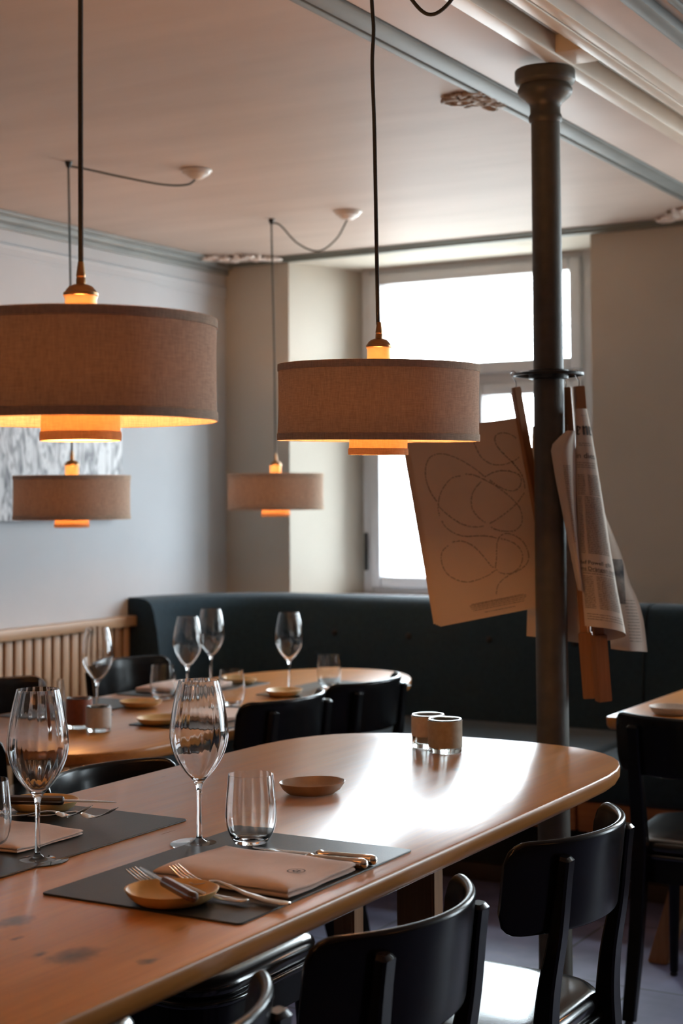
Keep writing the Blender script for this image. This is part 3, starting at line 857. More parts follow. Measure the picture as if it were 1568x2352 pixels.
CH = [
    ((-1.246, 1.97, 0), pi / 2, 'black bistro chair in the middle of the near side of the front table'),
    ((-1.246, 1.42, 0), pi / 2, 'black bistro chair cut off by the bottom of the photo'),
    ((-1.885, 2.62, 0), -pi / 2, 'black bistro chair on the far side of the front table, behind the front wine glass'),
    ((-1.885, 2.02, 0), -pi / 2, 'black bistro chair mostly hidden under the front table, only its seat showing'),
    ((-2.62, 3.86, 0), pi / 2, 'left of the two black chairs backed to us at the far oak table'),
    ((-2.62, 4.34, 0), pi / 2, 'right of the two black chairs backed to us at the far oak table'),
    ((-3.205, 3.71, 0), -pi / 2, 'left of the two black chairs against the slatted wall'),
    ((-3.225, 4.42, 0), -pi / 2, 'right of the two black chairs against the slatted wall'),
    ((-2.815, 3.05, 0), 0.0, 'black bistro chair at the near head of the far table, cut by the left edge'),
    ((-1.252, 4.175, 0), 0.0, 'black bistro chair at the right edge, in front of the square cornered table'),
]
for loc, rz, lab in CH: again(chair, loc, rz, lab)

# ------------------------------------------------------------------ pendant lamps
LD = 0.370
def make_lamp(label):
    """origin at the centre of the shade's bottom edge"""
    t = empty('pendant_lamp', (0, 0, 0), label=label, cat='lamp', group='linen drum pendant lamps')
    R1, Hs = LD / 2, 0.1395
    bm = BM(); lathe(bm, [(R1, 0.001), (R1 - 0.001, 0.05), (R1 - 0.001, Hs - 0.05), (R1, Hs - 0.001)], 96, closed=False)
    sh = obj('shade', bm, M['linen'], t)
    for z in (0.0065, Hs - 0.0065):
        bm = BM(); lathe(bm, [(R1 + 0.0004, z - 0.0065), (R1 + 0.0012, z - 0.0060), (R1 + 0.0014, z), (R1 + 0.0012, z + 0.0060), (R1 - 0.0002, z + 0.0065)], 96)
        obj('band', bm, M['linen_band'], sh)
    r2 = 0.054
    bm = BM(); lathe(bm, [(r2, -0.024), (r2 - 0.001, 0.01), (r2 - 0.001, 0.036)], 64)
    ins = obj('inner_shade', bm, M['linen_in'], t)
    bm = BM(); lathe(bm, [(r2 - 0.0004, -0.0255), (r2 + 0.0012, -0.0252), (r2 + 0.0014, -0.019), (r2 + 0.001, -0.0135), (r2 - 0.0004, -0.013)], 64, closed=True)
    obj('band', bm, M['linen_in'], ins)
    bm = BM(); lathe(bm, [(0.0, -0.0235), (r2 - 0.002, -0.0235)], 48); obj('diffuser', bm, M['diffuser'], t)
    # spider wires
    for k in range(3):
        a = radians(40 + 120 * k)
        bm = BM(); tube(bm, [(0.02 * cos(a), 0.02 * sin(a), 0.118), (r2 * cos(a), r2 * sin(a), 0.118), (R1 * 0.995 * cos(a), R1 * 0.995 * sin(a), Hs - 0.004)], 0.0012, 6)
        obj('spider_arm', bm, M['handle'], t)
    bm = BM(); lathe(bm, [(0.0, 0.085), (0.0205, 0.085), (0.0215, 0.09), (0.0215, 0.168), (0.0228, 0.170), (0.0228, 0.172), (0, 0.172)], 36); so = obj('socket', bm, M['socket'], t)
    bm = BM(); lathe(bm, [(0.0, 0.171), (0.0225, 0.171), (0.0238, 0.1725), (0.0238, 0.1765), (0.0215, 0.178), (0.0195, 0.1815), (0.0155, 0.1855), (0.0095, 0.1880), (0.0065, 0.1885),
                          (0.0065, 0.196), (0.0058, 0.1975), (0.0064, 0.199), (0.0064, 0.201), (0.0040, 0.219), (0.0, 0.219)], 36); obj('cap', bm, M['brass'], t)
    bm = BM(); bmesh.ops.create_uvsphere(bm, u_segments=20, v_segments=12, radius=0.022, matrix=Matrix.Translation((0, 0, 0.060)) @ Matrix.Diagonal((1, 1, 1.25, 1)))
    obj('bulb', bm, M['bulb'], t)
    l = bpy.data.lights.new('lamp_light', 'POINT'); l.energy = LAMP_W; l.color = (1.0, 0.47, 0.165); l.shadow_soft_size = 0.03
    lo = bpy.data.objects.new('lamp_light', l); COL.objects.link(lo); lo.parent = t; lo.location = (0, 0, 0.058)
    return t
lamp_a = make_lamp('large linen pendant lamp at the left, hanging nearest over the front table')
lamp_b = again(lamp_a, (0, 0, 0), 0, 'linen pendant lamp hanging in front of the window over the front table')
lamp_c = again(lamp_a, (0, 0, 0), 0, 'small looking linen pendant lamp in front of the painting')
lamp_d = again(lamp_a, (0, 0, 0), 0, 'small looking linen pendant lamp in front of the window pier')
LOC = {'a': (-1.371, 1.666, 1.463), 'b': (-1.381, 2.527, 1.461), 'c': (-3.241, 3.895, 1.292), 'd': (-3.252, 5.121, 1.309)}
for o, k, tilt in ((lamp_a, 'a', (0, 0)), (lamp_b, 'b', (0.022, 0.012)), (lamp_c, 'c', (0, 0)), (lamp_d, 'd', (-0.006, 0.0))):
    o.location = LOC[k]; o.rotation_euler = (tilt[0], tilt[1], YAW)
LOC['e'] = (-1.36, 0.80, 1.463)  # from here on, unseen lamps added to warm the ambient light
added_lamp_e = again(lamp_a, (0, 0, 0), 0, 'unseen linen pendant lamp added over the near end of the front table for warmth')
LOC['f'] = (-0.55, 4.75, 1.45)
added_lamp_f = again(lamp_a, (0, 0, 0), 0, 'unseen linen pendant lamp added over the square cornered table for warm light')
LOC['g'] = (1.1, 2.2, 1.45)
added_lamp_g = again(lamp_a, (0, 0, 0), 0, 'unseen linen pendant lamp added on the right of the room for warm light')
LOC['h'] = (1.1, 0.2, 1.45)
added_lamp_h = again(lamp_a, (0, 0, 0), 0, 'unseen linen pendant lamp added at the near right of the room for warm light')
for o, k in ((added_lamp_e, 'e'), (added_lamp_f, 'f'), (added_lamp_g, 'g'), (added_lamp_h, 'h')): o.location = LOC[k]
def cord(lamp, pts, m='cord', r=0.0033):
    """pts in world coordinates from the cap up"""
    inv = (Matrix.Translation(lamp.location) @ lamp.rotation_euler.to_matrix().to_4x4()).inverted()
    bm = BM(); tube(bm, [inv @ Vector(p) for p in pts], r, 8)
    return obj('cord', bm, M[m], lamp)
def rose(lamp, x, y):
    inv = (Matrix.Translation(lamp.location) @ lamp.rotation_euler.to_matrix().to_4x4()).inverted()
    bm = BM(); lathe(bm, [(0.0, ZC), (0.052, ZC), (0.054, ZC - 0.004), (0.046, ZC - 0.010), (0.044, ZC - 0.016), (0.032, ZC - 0.022), (0.022, ZC - 0.030), (0.0, ZC - 0.034)], 32, x, y)
    bm.transform(inv)
    o = obj('ceiling_rose', bm, M['rose'], lamp)
def hook(lamp, x, y):
    inv = (Matrix.Translation(lamp.location) @ lamp.rotation_euler.to_matrix().to_4x4()).inverted()
    bm = BM(); lathe(bm, [(0.0, ZC), (0.013, ZC), (0.012, ZC - 0.004), (0.006, ZC - 0.02), (0.0, ZC - 0.022)], 16, x, y)
    bm.transform(inv); obj('cord_hook', bm, M['handle'], lamp)
RT = Vector((cos(YAW), sin(YAW), 0))
for lamp, k, rp, sag in ((lamp_c, 'c', (-2.977, 4.207), 0.03), (lamp_d, 'd', (-2.926, 5.125), 0.125)):
    x, y, z = LOC[k]
    hx, hy = x - 0.012 * RT.x, y - 0.012 * RT.y
    cord(lamp, [(x, y, z + 0.215), (x - 0.003, y, z + 0.6), (hx, hy, ZC - 0.02)], 'cord_green')
    p0 = Vector((hx, hy, ZC - 0.014)); p1 = Vector((rp[0], rp[1], ZC - 0.03))
    if k == 'c':
        pts = [p0, p0.lerp(p1, 0.15) + Vector((0, 0, -0.005)), p0.lerp(p1, 0.45) + Vector((0, 0, -0.020)), p0.lerp(p1, 0.75) + Vector((0, 0, -0.030)), p0.lerp(p1, 0.93) + Vector((0, 0, -0.022)), p1]
    else:
        pts = [p0, p0.lerp(p1, 0.12) + Vector((0, 0, -0.012)), p0.lerp(p1, 0.35) + Vector((0, 0, -0.085)), p0.lerp(p1, 0.62) + Vector((0, 0, -0.118)), p0.lerp(p1, 0.85) + Vector((0, 0, -0.075)), p1]
    cord(lamp, crom(pts, 8), 'cord_green')
    rose(lamp, rp[0], rp[1]); hook(lamp, hx, hy)
x, y, z = LOC['a']
cord(lamp_a, [(x, y, z + 0.215), (x - .001, y, z + 0.5), (x, y, ZC - 0.02)], 'cord', 0.0036); hook(lamp_a, x, y)
cord(lamp_a, crom([Vector((x, y, ZC - 0.012)), Vector((x + .18, y - .1, ZC - 0.07)), Vector((x + .36, y - .2, ZC - 0.03))], 8)); rose(lamp_a, x + .36, y - .2)
for lamp, k in ((added_lamp_e, 'e'), (added_lamp_f, 'f'), (added_lamp_g, 'g'), (added_lamp_h, 'h')):
    x, y, z = LOC[k]
    cord(lamp, [(x, y, z + 0.215), (x, y, z + 0.6), (x, y, ZC - 0.02)]); rose(lamp, x, y)
x, y, z = LOC['b']
def rb(dr, zz): return (x + RT.x * dr, y + RT.y * dr, zz)
cord(lamp_b, crom([rb(0.001, z + 0.215), rb(-0.001, z + 0.40), rb(-0.003, z + 0.58), rb(-0.006, z + 0.70), rb(-0.003, z + 0.765), rb(-0.006, z + 0.82), rb(-0.010, ZC - 0.02)], 6), 'cord', 0.0036); hook(lamp_b, *rb(-0.010, 0)[:2])
cord(lamp_b, crom([rb(-0.010, ZC - 0.012), rb(0.02, ZC - 0.06), rb(0.062, ZC - 0.148), rb(0.103, ZC - 0.186), rb(0.148, ZC - 0.150), rb(0.185, ZC - 0.06), rb(0.20, ZC - 0.03)], 8), 'cord', 0.0036); rose(lamp_b, *rb(0.20, 0)[:2])

# ------------------------------------------------------------------ tableware builders
def glass_ribbed(name, outer, inner, seg, ribs, amp, zmin, label, cat, group=None):
    t = empty(name, (0, 0, 0), label=label, cat=cat, group=group)
    bm = BM()
    prof = [(0, outer[0][1])] + outer + inner
    n_out = len(outer) + 1
    rings = []
    for idx, (r, z) in enumerate(prof):
        if r < 1e-6:
            rings.append([bm.verts.new((0, 0, z))]); continue
        ring = []
        for i in range(seg):
            a = 2 * pi * i / seg
            k = 0.0
            if idx >= n_out and z > zmin: k = amp * (0.5 + 0.5 * cos(ribs * a))
            rr = r - k
            ring.append(bm.verts.new((rr * cos(a), rr * sin(a), z)))
        rings.append(ring)
    for a, b in zip(rings[:-1], rings[1:]):
        if len(a) == 1 and len(b) == 1: continue
        for i in range(seg):
            j = (i + 1) % seg
            if len(a) == 1: bm.faces.new((a[0], b[i], b[j]))
            elif len(b) == 1: bm.faces.new((a[i], a[j], b[0]))
            else: bm.faces.new((a[i], a[j], b[j], b[i]))
    obj('glass_body', bm, M['glass'], t, angle=42)
    return t
WO = [(0.0455, 0.0), (0.0466, 0.0007), (0.0464, 0.0015), (0.044, 0.0018), (0.030, 0.0024), (0.014, 0.0042), (0.006, 0.0095), (0.0042, 0.019), (0.0036, 0.045), (0.0036, 0.075), (0.0046, 0.090), (0.009, 0.1005),
      (0.020, 0.1125), (0.032, 0.1285), (0.0415, 0.147), (0.0465, 0.165), (0.0472, 0.178), (0.0455, 0.198), (0.0405, 0.228), (0.0348, 0.252), (0.0325, 0.2610)]
WI = [(0.0318, 0.2612), (0.0339, 0.252), (0.0396, 0.228), (0.0446, 0.198), (0.0463, 0.178), (0.0455, 0.165), (0.0404, 0.147), (0.0307, 0.1295), (0.0187, 0.1145), (0.0078, 0.1045), (0.0, 0.1025)]
TO = [(0.0255, 0.0), (0.0285, 0.003), (0.034, 0.012), (0.0392, 0.026), (0.0412, 0.042), (0.0408, 0.060), (0.0385, 0.085), (0.0362, 0.108)]
TI = [(0.0355, 0.1081), (0.0376, 0.085), (0.0397, 0.060), (0.0399, 0.042), (0.0376, 0.027), (0.0315, 0.0135), (0.022, 0.008), (0.0, 0.0065)]
def smooth_prof(p, keep=0, n=3):
    return p[:keep] + [(max(0.0, q.x), q.z) for q in crom([(a, 0, b) for a, b in p[keep:]], n)]
WO, WI, TO, TI = smooth_prof(WO, 4), smooth_prof(WI), smooth_prof(TO, 2), smooth_prof(TI)
WI[-1] = (0.0, WI[-1][1]); TI[-1] = (0.0, TI[-1][1])
wg = glass_ribbed('wine_glass', WO, WI, 108, 18, 0.0003, 0.115, 'large wine glass at the centre of the front table, at the near placemat', 'glass', 'wine glasses on the front table')
MZ = T1Z + 0.003
wg.location = (-1.468, 2.079, T1Z + 0.0004)
again(wg, (-1.621, 1.868, T1Z + 0.0004), 0.3, 'large wine glass at the left edge of the front table', 'wine glasses on the front table')
tb = glass_ribbed('tumbler', TO, TI, 96, 16, 0.0003, 0.022, 'ribbed water tumbler standing by the pink napkin on the near placemat', 'glass', 'water tumblers')
tb.location = (-1.396, 2.120, MZ + 0.0003)
again(tb, (-1.738, 1.878, MZ + 0.0003), 0.2, 'ribbed water tumbler cut off by the left edge of the photo', 'water tumblers')
wg2 = glass_ribbed('wine_glass', WO, WI, 40, 18, 0.0, 9, 'wine glass at the left of the far table, behind the votives', 'glass', 'wine glasses on the far table')
M2Z = T2Z + 0.003
wg2.location = (-2.985, 3.705, M2Z + .0003)
for loc, lab in (((-2.985, 4.165, M2Z + .0003), 'wine glass in front of the corner of the teal banquette, left of a near pair'),
                 ((-3.115, 4.485, M2Z + .0003), 'wine glass at the far side of the far table, right of a near pair'),
                 ((-2.785, 4.465, M2Z + .0003), 'wine glass alone at the far table, behind the two black chair backs')):
    again(wg2, loc, 0.0, lab, 'wine glasses on the far table')
tb2 = glass_ribbed('tumbler', TO, TI, 36, 16, 0.0, 9, 'water tumbler on the far table, right of the lone wine glass', 'glass', 'water tumblers')
tb2.location = (-2.72, 4.615, M2Z + .0003)
for loc, lab in (((-2.76, 4.085, M2Z + .0003), 'water tumbler on the far table, seen right behind the central wine glass'),
                 ((-3.04, 4.105, M2Z + .0003), 'water tumbler on the far table, behind the folded napkin by the wall'),
                 ((-3.09, 3.62, M2Z + .0003), 'water tumbler on the far table, behind the rust red votive')):
    again(tb2, loc, 0.0, lab, 'water tumblers')

# placemats
def placemat(x0, x1, y0, y1, z, label, rz=0.0, curl=0.0):
    cx, cy = (x0 + x1) / 2, (y0 + y1) / 2
    bm = BM(); slab(bm, rrect(x0 - cx, x1 - cx, y0 - cy, y1 - cy, 0.008, 4), [(0.0008, 0.0002), (0.0, 0.001), (0.0, 0.0022), (0.0008, 0.003)])
    o = obj('placemat', bm, M['mat'], loc=(cx, cy, z)); o.rotation_euler = (0, 0, rz)
    return tag(o, label, 'placemat', 'black leather placemats')
placemat(-1.480, -1.145, 1.712, 2.198, T1Z, 'black leather placemat at the centre front, under the pink napkin and forks')
placemat(-1.905, -1.592, 1.75, 2.222, T1Z, 'black leather placemat at the left edge of the front table')
placemat(-3.25, -3.03, 3.56, 4.04, T2Z, 'black placemat on the far table beneath the leftmost wine glass')
placemat(-3.26, -2.97, 4.14, 4.64, T2Z, 'black placemat on the far table before the right chair by the slatted wall')
placemat(-2.79, -2.49, 3.60, 4.07, T2Z, 'black placemat on the far table before the left chair backed to us')
placemat(-2.84, -2.50, 4.34, 4.80, T2Z, 'black placemat on the far table before the right chair backed to us')

# napkins: a folded stack with soft folds
def napkin(c00, c10, c11, c01, z, h, label, emblem=None, hem=True):
    """corners in order; height h; top surface gently wavy"""
    cx = sum(c[0] for c in (c00, c10, c11, c01)) / 4; cy = sum(c[1] for c in (c00, c10, c11, c01)) / 4
    t = empty('napkin', (cx, cy, z), label=label, cat='napkin')
    def Q(u, v):
        return Vector(((c00[0] * (1 - u) + c10[0] * u) * (1 - v) + (c01[0] * (1 - u) + c11[0] * u) * v - cx,
                       (c00[1] * (1 - u) + c10[1] * u) * (1 - v) + (c01[1] * (1 - u) + c11[1] * u) * v - cy, 0))
    n = 16
    def top(u, v):
        e = min(u, 1 - u, v, 1 - v)
        q_ = min(1, e * 9); q_ = q_ * q_ * (3 - 2 * q_)
        return h * (0.80 + 0.20 * q_) + 0.0016 * sin(5.0 * v + 2.4 * u) + 0.0010 * sin(9 * u + 3 * v)
    levels = [(0.0012, 0.10), (0.0, 0.24), (0.0018, 0.38), (0.0075, 0.44), (0.0080, 0.48), (0.0026, 0.54), (0.0004, 0.66), (0.0012, 0.82), (0.0052, 0.96)]
    bm = BM()
    per = [(i / n, 0) for i in range(n)] + [(1, i / n) for i in range(n)] + [(1 - i / n, 1) for i in range(n)] + [(0, 1 - i / n) for i in range(n)]
    rings = []
    for k, (ins, fz) in enumerate([(0.007, 0.0)] + levels):
        ring = []
        for (u, v) in per:
            p = Q(u, v); q = p.normalized() * (ins + 0.0012 * sin(7 * u + 11 * v + k))
            ring.append(bm.verts.new((p.x - q.x, p.y - q.y, top(u, v) * fz + 0.0004)))
        rings.append(ring)
    m_ = len(per)
    for a, b in zip(rings[:-1], rings[1:]):
        for i in range(m_): bm.faces.new((a[i], a[(i + 1) % m_], b[(i + 1) % m_], b[i]))
    bm.faces.new(rings[0][::-1])
    g = {}
    for i in range(n + 1):
        for j in range(n + 1):
            u, v = i / n, j / n
            p = Q(u, v); e = min(u, 1 - u, v, 1 - v)
            if e == 0:
                g[i, j] = rings[-1][per.index((u, v))] if (u, v) in per else None
                if g[i, j] is None:
                    g[i, j] = min(rings[-1], key=lambda w_: (w_.co.x - p.x) ** 2 + (w_.co.y - p.y) ** 2)
            else:
                kx = 1 - 0.0052 / max(0.02, p.length)
                g[i, j] = bm.verts.new((p.x * kx, p.y * kx, top(u, v) + 0.0004))
    for i in range(n):
        for j in range(n):
            f = [g[i, j], g[i + 1, j], g[i + 1, j + 1], g[i, j + 1]]
            if len(set(f)) == 4: bm.faces.new(f)
    obj('cloth', bm, M['napkin'], t, angle=55)
    if emblem:
        u, v, r = emblem
        c = Q(u, v)
        zt = top(u, v) + 0.0014
        bm = BM()
        lathe(bm, [(r * 0.86, zt), (r, zt)], 36, c.x, c.y)
        for s in range(7):
            a0 = s * 0.9
            q0 = Vector((c.x + r * 0.55 * cos(a0), c.y + r * 0.55 * sin(a0), zt)); q1 = Vector((c.x + r * 0.5 * cos(a0 + 2.0), c.y + r * 0.5 * sin(a0 + 2.0), zt))
            d = (q1 - q0).normalized(); nn = Vector((-d.y, d.x, 0)) * r * 0.07
            bm.faces.new([bm.verts.new(w_) for w_ in (q0 - nn, q1 - nn * .4, q1 + nn * .4, q0 + nn)])
        obj('stamped_emblem', bm, M['ink'], t, smooth=False)
    return t
napkin((-1.392, 1.853), (-1.152, 1.842), (-1.152, 2.030), (-1.392, 2.040), MZ, 0.017, 'folded pink linen napkin with a round stamped emblem on the near placemat', (0.83, 0.45, 0.0135))
napkin((-1.862, 1.86), (-1.668, 1.875), (-1.668, 2.035), (-1.862, 2.050), MZ, 0.011, 'folded pink linen napkin at the left edge of the front table')
napkin((-3.225, 4.20), (-3.01, 4.20), (-3.01, 4.46), (-3.225, 4.46), M2Z, 0.020, 'pale folded napkin on the far table before the chair by the wall')
napkin((-2.765, 3.74), (-2.56, 3.74), (-2.56, 3.94), (-2.765, 3.94), M2Z, 0.018, 'pale folded napkin on the far table, seen beside the central wine glass')
napkin((-2.655, 4.42), (-2.50, 4.42), (-2.50, 4.62), (-2.655, 4.62), M2Z, 0.018, 'pale folded napkin on the far table behind the right black chair back')

# plates
def plate(loc, r, label, m='stone', squash=0.92, rz=0.0, h=0.019, group='hand made side plates'):
    bm = BM()
    prof = [(0.0, 0.0), (0.62, 0.0), (0.74, 0.07), (0.88, 0.38), (0.97, 0.78), (1.0, 0.97), (0.985, 1.0), (0.95, 0.95), (0.86, 0.62), (0.72, 0.36), (0.5, 0.24), (0.0, 0.2)]
    lathe(bm, [(a * r, b * h) for a, b in prof], 56, rmod=lambda a, z: 1 + 0.05 * cos(a) * cos(a) * (1 if cos(a) > 0 else 0.2) + 0.015 * sin(3 * a))
    for v in bm.verts: v.co.y *= squash
    o = obj('side_plate', bm, M[m], loc=loc, angle=60); o.rotation_euler = (0, 0, rz)
    return tag(o, label, 'plate', group)
plate((-1.288, 1.756, MZ + 0.0006), 0.063, 'ochre side plate with a wooden handled knife on the near placemat', rz=0.4)
plate((-1.862, 2.158, MZ + 0.0012), 0.062, 'ochre side plate with a dark handled knife at the left placemat', rz=0.2)
plate((-1.532, 2.535, T1Z + 0.0003), 0.0625, 'empty brown oval dish alone in the middle of the front table', 'stone_grey', 0.88, radians(62), 0.022, 'hand made side plates')
plate((-2.715, 3.655, M2Z + 0.0003), 0.07, 'ochre side plate on the far table left of the left black chair back', rz=1.2)
plate((-2.74, 4.36, M2Z + 0.0003), 0.065, 'ochre side plate on the far table behind the left black chair back', rz=1.8)
plate((-2.99, 3.92, M2Z + 0.0003), 0.065, 'ochre side plate on the far table behind the white votive', rz=0.3)
plate((-3.05, 4.55, M2Z + 0.0003), 0.065, 'ochre side plate on the far table behind the pair of wine glasses', rz=0.3)
plate((-1.47, 4.455, T3Z + 0.0003), 0.065, 'pale dish on the square cornered table at the right edge', 'frost_white', 0.95, 0.0, 0.024)

# cutlery, local +Y from handle end to tip
def make_fork(label):
    t = empty('fork', (0, 0, 0), label=label, cat='fork', group='silver forks')
    bm = BM()
    ys = [0.0, 0.004, 0.015, 0.04, 0.075, 0.105, 0.125, 0.138]
    zs = [0.006, 0.0058, 0.005, 0.004, 0.006, 0.011, 0.013, 0.011]
    wd = [0.004, 0.0085, 0.0105, 0.009, 0.006, 0.0036, 0.0034, 0.006]
    tk = [0.0012, 0.0018, 0.002, 0.0018, 0.0017, 0.0018, 0.0018, 0.0014]
    tube(bm, [(0, a, b) for a, b in zip(ys, zs)], None, 12, flat=list(zip(wd, tk)), up=(0, 0, 1))
    obj('handle', bm, M['silver'], t, angle=60)
    bm = BM()
    tube(bm, [(0, 0.136, 0.0112), (0, 0.145, 0.008), (0, 0.156, 0.0055), (0, 0.166, 0.0060)], None, 12, flat=[(0.0055, 0.0014), (0.0108, 0.0012), (0.0122, 0.0012), (0.0120, 0.001)], up=(0, 0, 1))
    for k in range(4):
        x = -0.0099 + 0.0066 * k
        tube(bm, [(x, 0.160, 0.0058), (x, 0.172, 0.0075), (x, 0.186, 0.0120), (x * 0.97, 0.200, 0.0190), (x * 0.95, 0.205, 0.0220)], None, 8, flat=[(0.0021, 0.001), (0.0019, 0.001), (0.0016, 0.001), (0.0012, 0.0008), (0.0005, 0.0005)], up=(0, 0, 1))
    obj('tines', bm, M['silver'], t, angle=60)
    return t
fk = make_fork('silver fork leaning over the edge of the pink napkin, handle towards us')
def put(o, a, b, la=None):
    """lay a piece of cutlery from point a (handle end) toward b"""
    a, b = Vector(a), Vector(b); d = b - a
    o.location = a
    o.rotation_mode = 'XYZ'
    o.rotation_euler = (math.asin(d.z / d.length), 0, atan2(-d.x, d.y))
put(fk, (-1.128, 1.806, MZ + 0.0005), (-1.325, 1.822, MZ + 0.010))
f2 = again(fk, (0, 0, 0), 0, 'silver fork tucked under the ochre plate, tines beside the knife'); put(f2, (-1.186, 1.792, MZ + 0.0005), (-1.386, 1.800, MZ + 0.004))
f3 = again(fk, (0, 0, 0), 0, 'silver fork on the left placemat, the one lying nearer the plate'); put(f3, (-1.895, 2.068, MZ + 0.0005), (-1.70, 2.080, MZ + 0.014))
f4 = again(fk, (0, 0, 0), 0, 'silver fork on the left placemat, the one with tines furthest right'); put(f4, (-1.862, 2.092, MZ + 0.0005), (-1.66, 2.106, MZ + 0.010))
def make_knife(label):
    t = empty('table_knife', (0, 0, 0), label=label, cat='knife', group='silver table knives')
    bm = BM()
    tube(bm, [(0, 0.0, 0.008), (0, 0.002, 0.008), (0, 0.008, 0.008), (0, 0.03, 0.0075), (0, 0.07, 0.007), (0, 0.095, 0.0065), (0, 0.099, 0.0065), (0, 0.102, 0.0065), (0, 0.106, 0.0065), (0, 0.112, 0.0062)], None, 16,
         flat=[(0.003, 0.003), (0.007, 0.006), (0.009, 0.0078), (0.0086, 0.0072), (0.0072, 0.006), (0.0062, 0.005), (0.0085, 0.0062), (0.0085, 0.0062), (0.006, 0.005), (0.004, 0.0022)], up=(0, 0, 1))
    obj('handle', bm, M['silver'], t, angle=60)
    bm = BM()
    tube(bm, [(0, 0.108, 0.0062), (0, 0.118, 0.0050), (0, 0.16, 0.003), (0.001, 0.20, 0.0022), (0.003, 0.222, 0.002), (0.005, 0.23, 0.002)], None, 10, flat=[(0.004, 0.002), (0.0085, 0.0012), (0.0095, 0.0011), (0.009, 0.001), (0.006, 0.001), (0.001, 0.0008)], up=(0, 0, 1))
    obj('blade', bm, M['steel'], t, angle=60)
    return t
kn = make_knife('silver table knife at the right of the near placemat, further from the napkin'); put(kn, (-1.142, 2.074, MZ), (-1.365, 2.082, MZ))
k2 = again(kn, (0, 0, 0), 0, 'silver table knife right against the pink napkin on the near placemat'); put(k2, (-1.143, 2.047, MZ), (-1.365, 2.055, MZ))
def make_bread_knife(label):
    t = empty('bread_knife', (0, 0, 0), label=label, cat='knife', group='wooden handled knives')
    bm = BM()
    slab(bm, [(x, y) for x, y in rrect(-0.0075, 0.0085, 0.0, 0.098, 0.007, 6)], [(0.002, -0.0065), (0.0, -0.004), (0.0, 0.004), (0.002, 0.0065)])
    h = obj('handle', bm, M['kwood'], t)
    bm = BM(); slab(bm, rrect(-0.0082, 0.0092, -0.0005, 0.0995, 0.0075, 6), [(0.0, -0.0009), (0.0, 0.0009)]); obj('tang', bm, M['steel'], h)
    bm = BM()
    tube(bm, [(0, 0.095, 0), (0, 0.106, 0), (0.001, 0.15, 0), (0.003, 0.18, 0), (0.005, 0.192, 0)], None, 8, flat=[(0.005, 0.0009), (0.0068, 0.0009), (0.0068, 0.0008), (0.0045, 0.0007), (0.0008, 0.0005)], up=(0, 0, 1))
    obj('blade', bm, M['steel'], t)
    return t
bk = make_bread_knife('wooden handled knife resting across the ochre plate on the near placemat'); put(bk, (-1.212, 1.704, MZ + 0.0270), (-1.38, 1.800, MZ + 0.0300)); bk.rotation_euler.y = 0.35
b2 = again(bk, (0, 0, 0), 0, 'dark handled knife resting across the ochre plate at the left placemat'); put(b2, (-1.885, 2.098, MZ + 0.0275), (-1.72, 2.172, MZ + 0.0265))
b2.rotation_euler.y = 0.12
for ch in b2.children:
    if ch.name.startswith('handle'):
        ch.data = ch.data.copy(); ch.data.materials[0] = M['kwood_dark']

# votive candle holders
def votive(loc, label, m, r=0.036, h=0.072, coat0=0.012, wax=True):
    t = empty('candle_holder', loc, label=label, cat='candle holder', group='glass candle holders')
    bm = BM()
    lathe(bm, [(0, 0), (r - 0.002, 0), (r, 0.002), (r, h - 0.0015), (r - 0.001, h), (r - 0.003, h), (r - 0.004, h - 0.0015), (r - 0.004, 0.012), (r - 0.006, 0.010), (0, 0.010)], 48)
    obj('glass_body', bm, M['votive_glass'], t, angle=50)
    bm = BM()
    lathe(bm, [(r + 0.0002, coat0), (r + 0.0002, h - 0.003), (r + 0.0012, h - 0.003), (r + 0.0012, coat0)], 48, closed=True)
    obj('frosted_lining', bm, M[m], t)
    if wax:
        bm = BM(); lathe(bm, [(0, 0.0106), (r - 0.010, 0.0106), (r - 0.010, 0.026), (0, 0.026)], 32); c = obj('tealight', bm, M['wax'], t)
    return t
votive((-1.521, 3.075, T1Z + 0.0003), 'smoky brown glass candle holder, the front one of the pair on the front table', 'smoke')
votive((-1.585, 3.120, T1Z + 0.0003), 'clear based frosted candle holder, the back one of the pair on the front table', 'frost', coat0=0.026)
votive((-2.795, 3.475, T2Z + 0.0003), 'white frosted candle holder on the far table', 'frost_white', r=0.034, h=0.070)
votive((-2.885, 3.500, T2Z + 0.0003), 'rust red candle holder on the far table', 'red_frost', r=0.036, h=0.085)

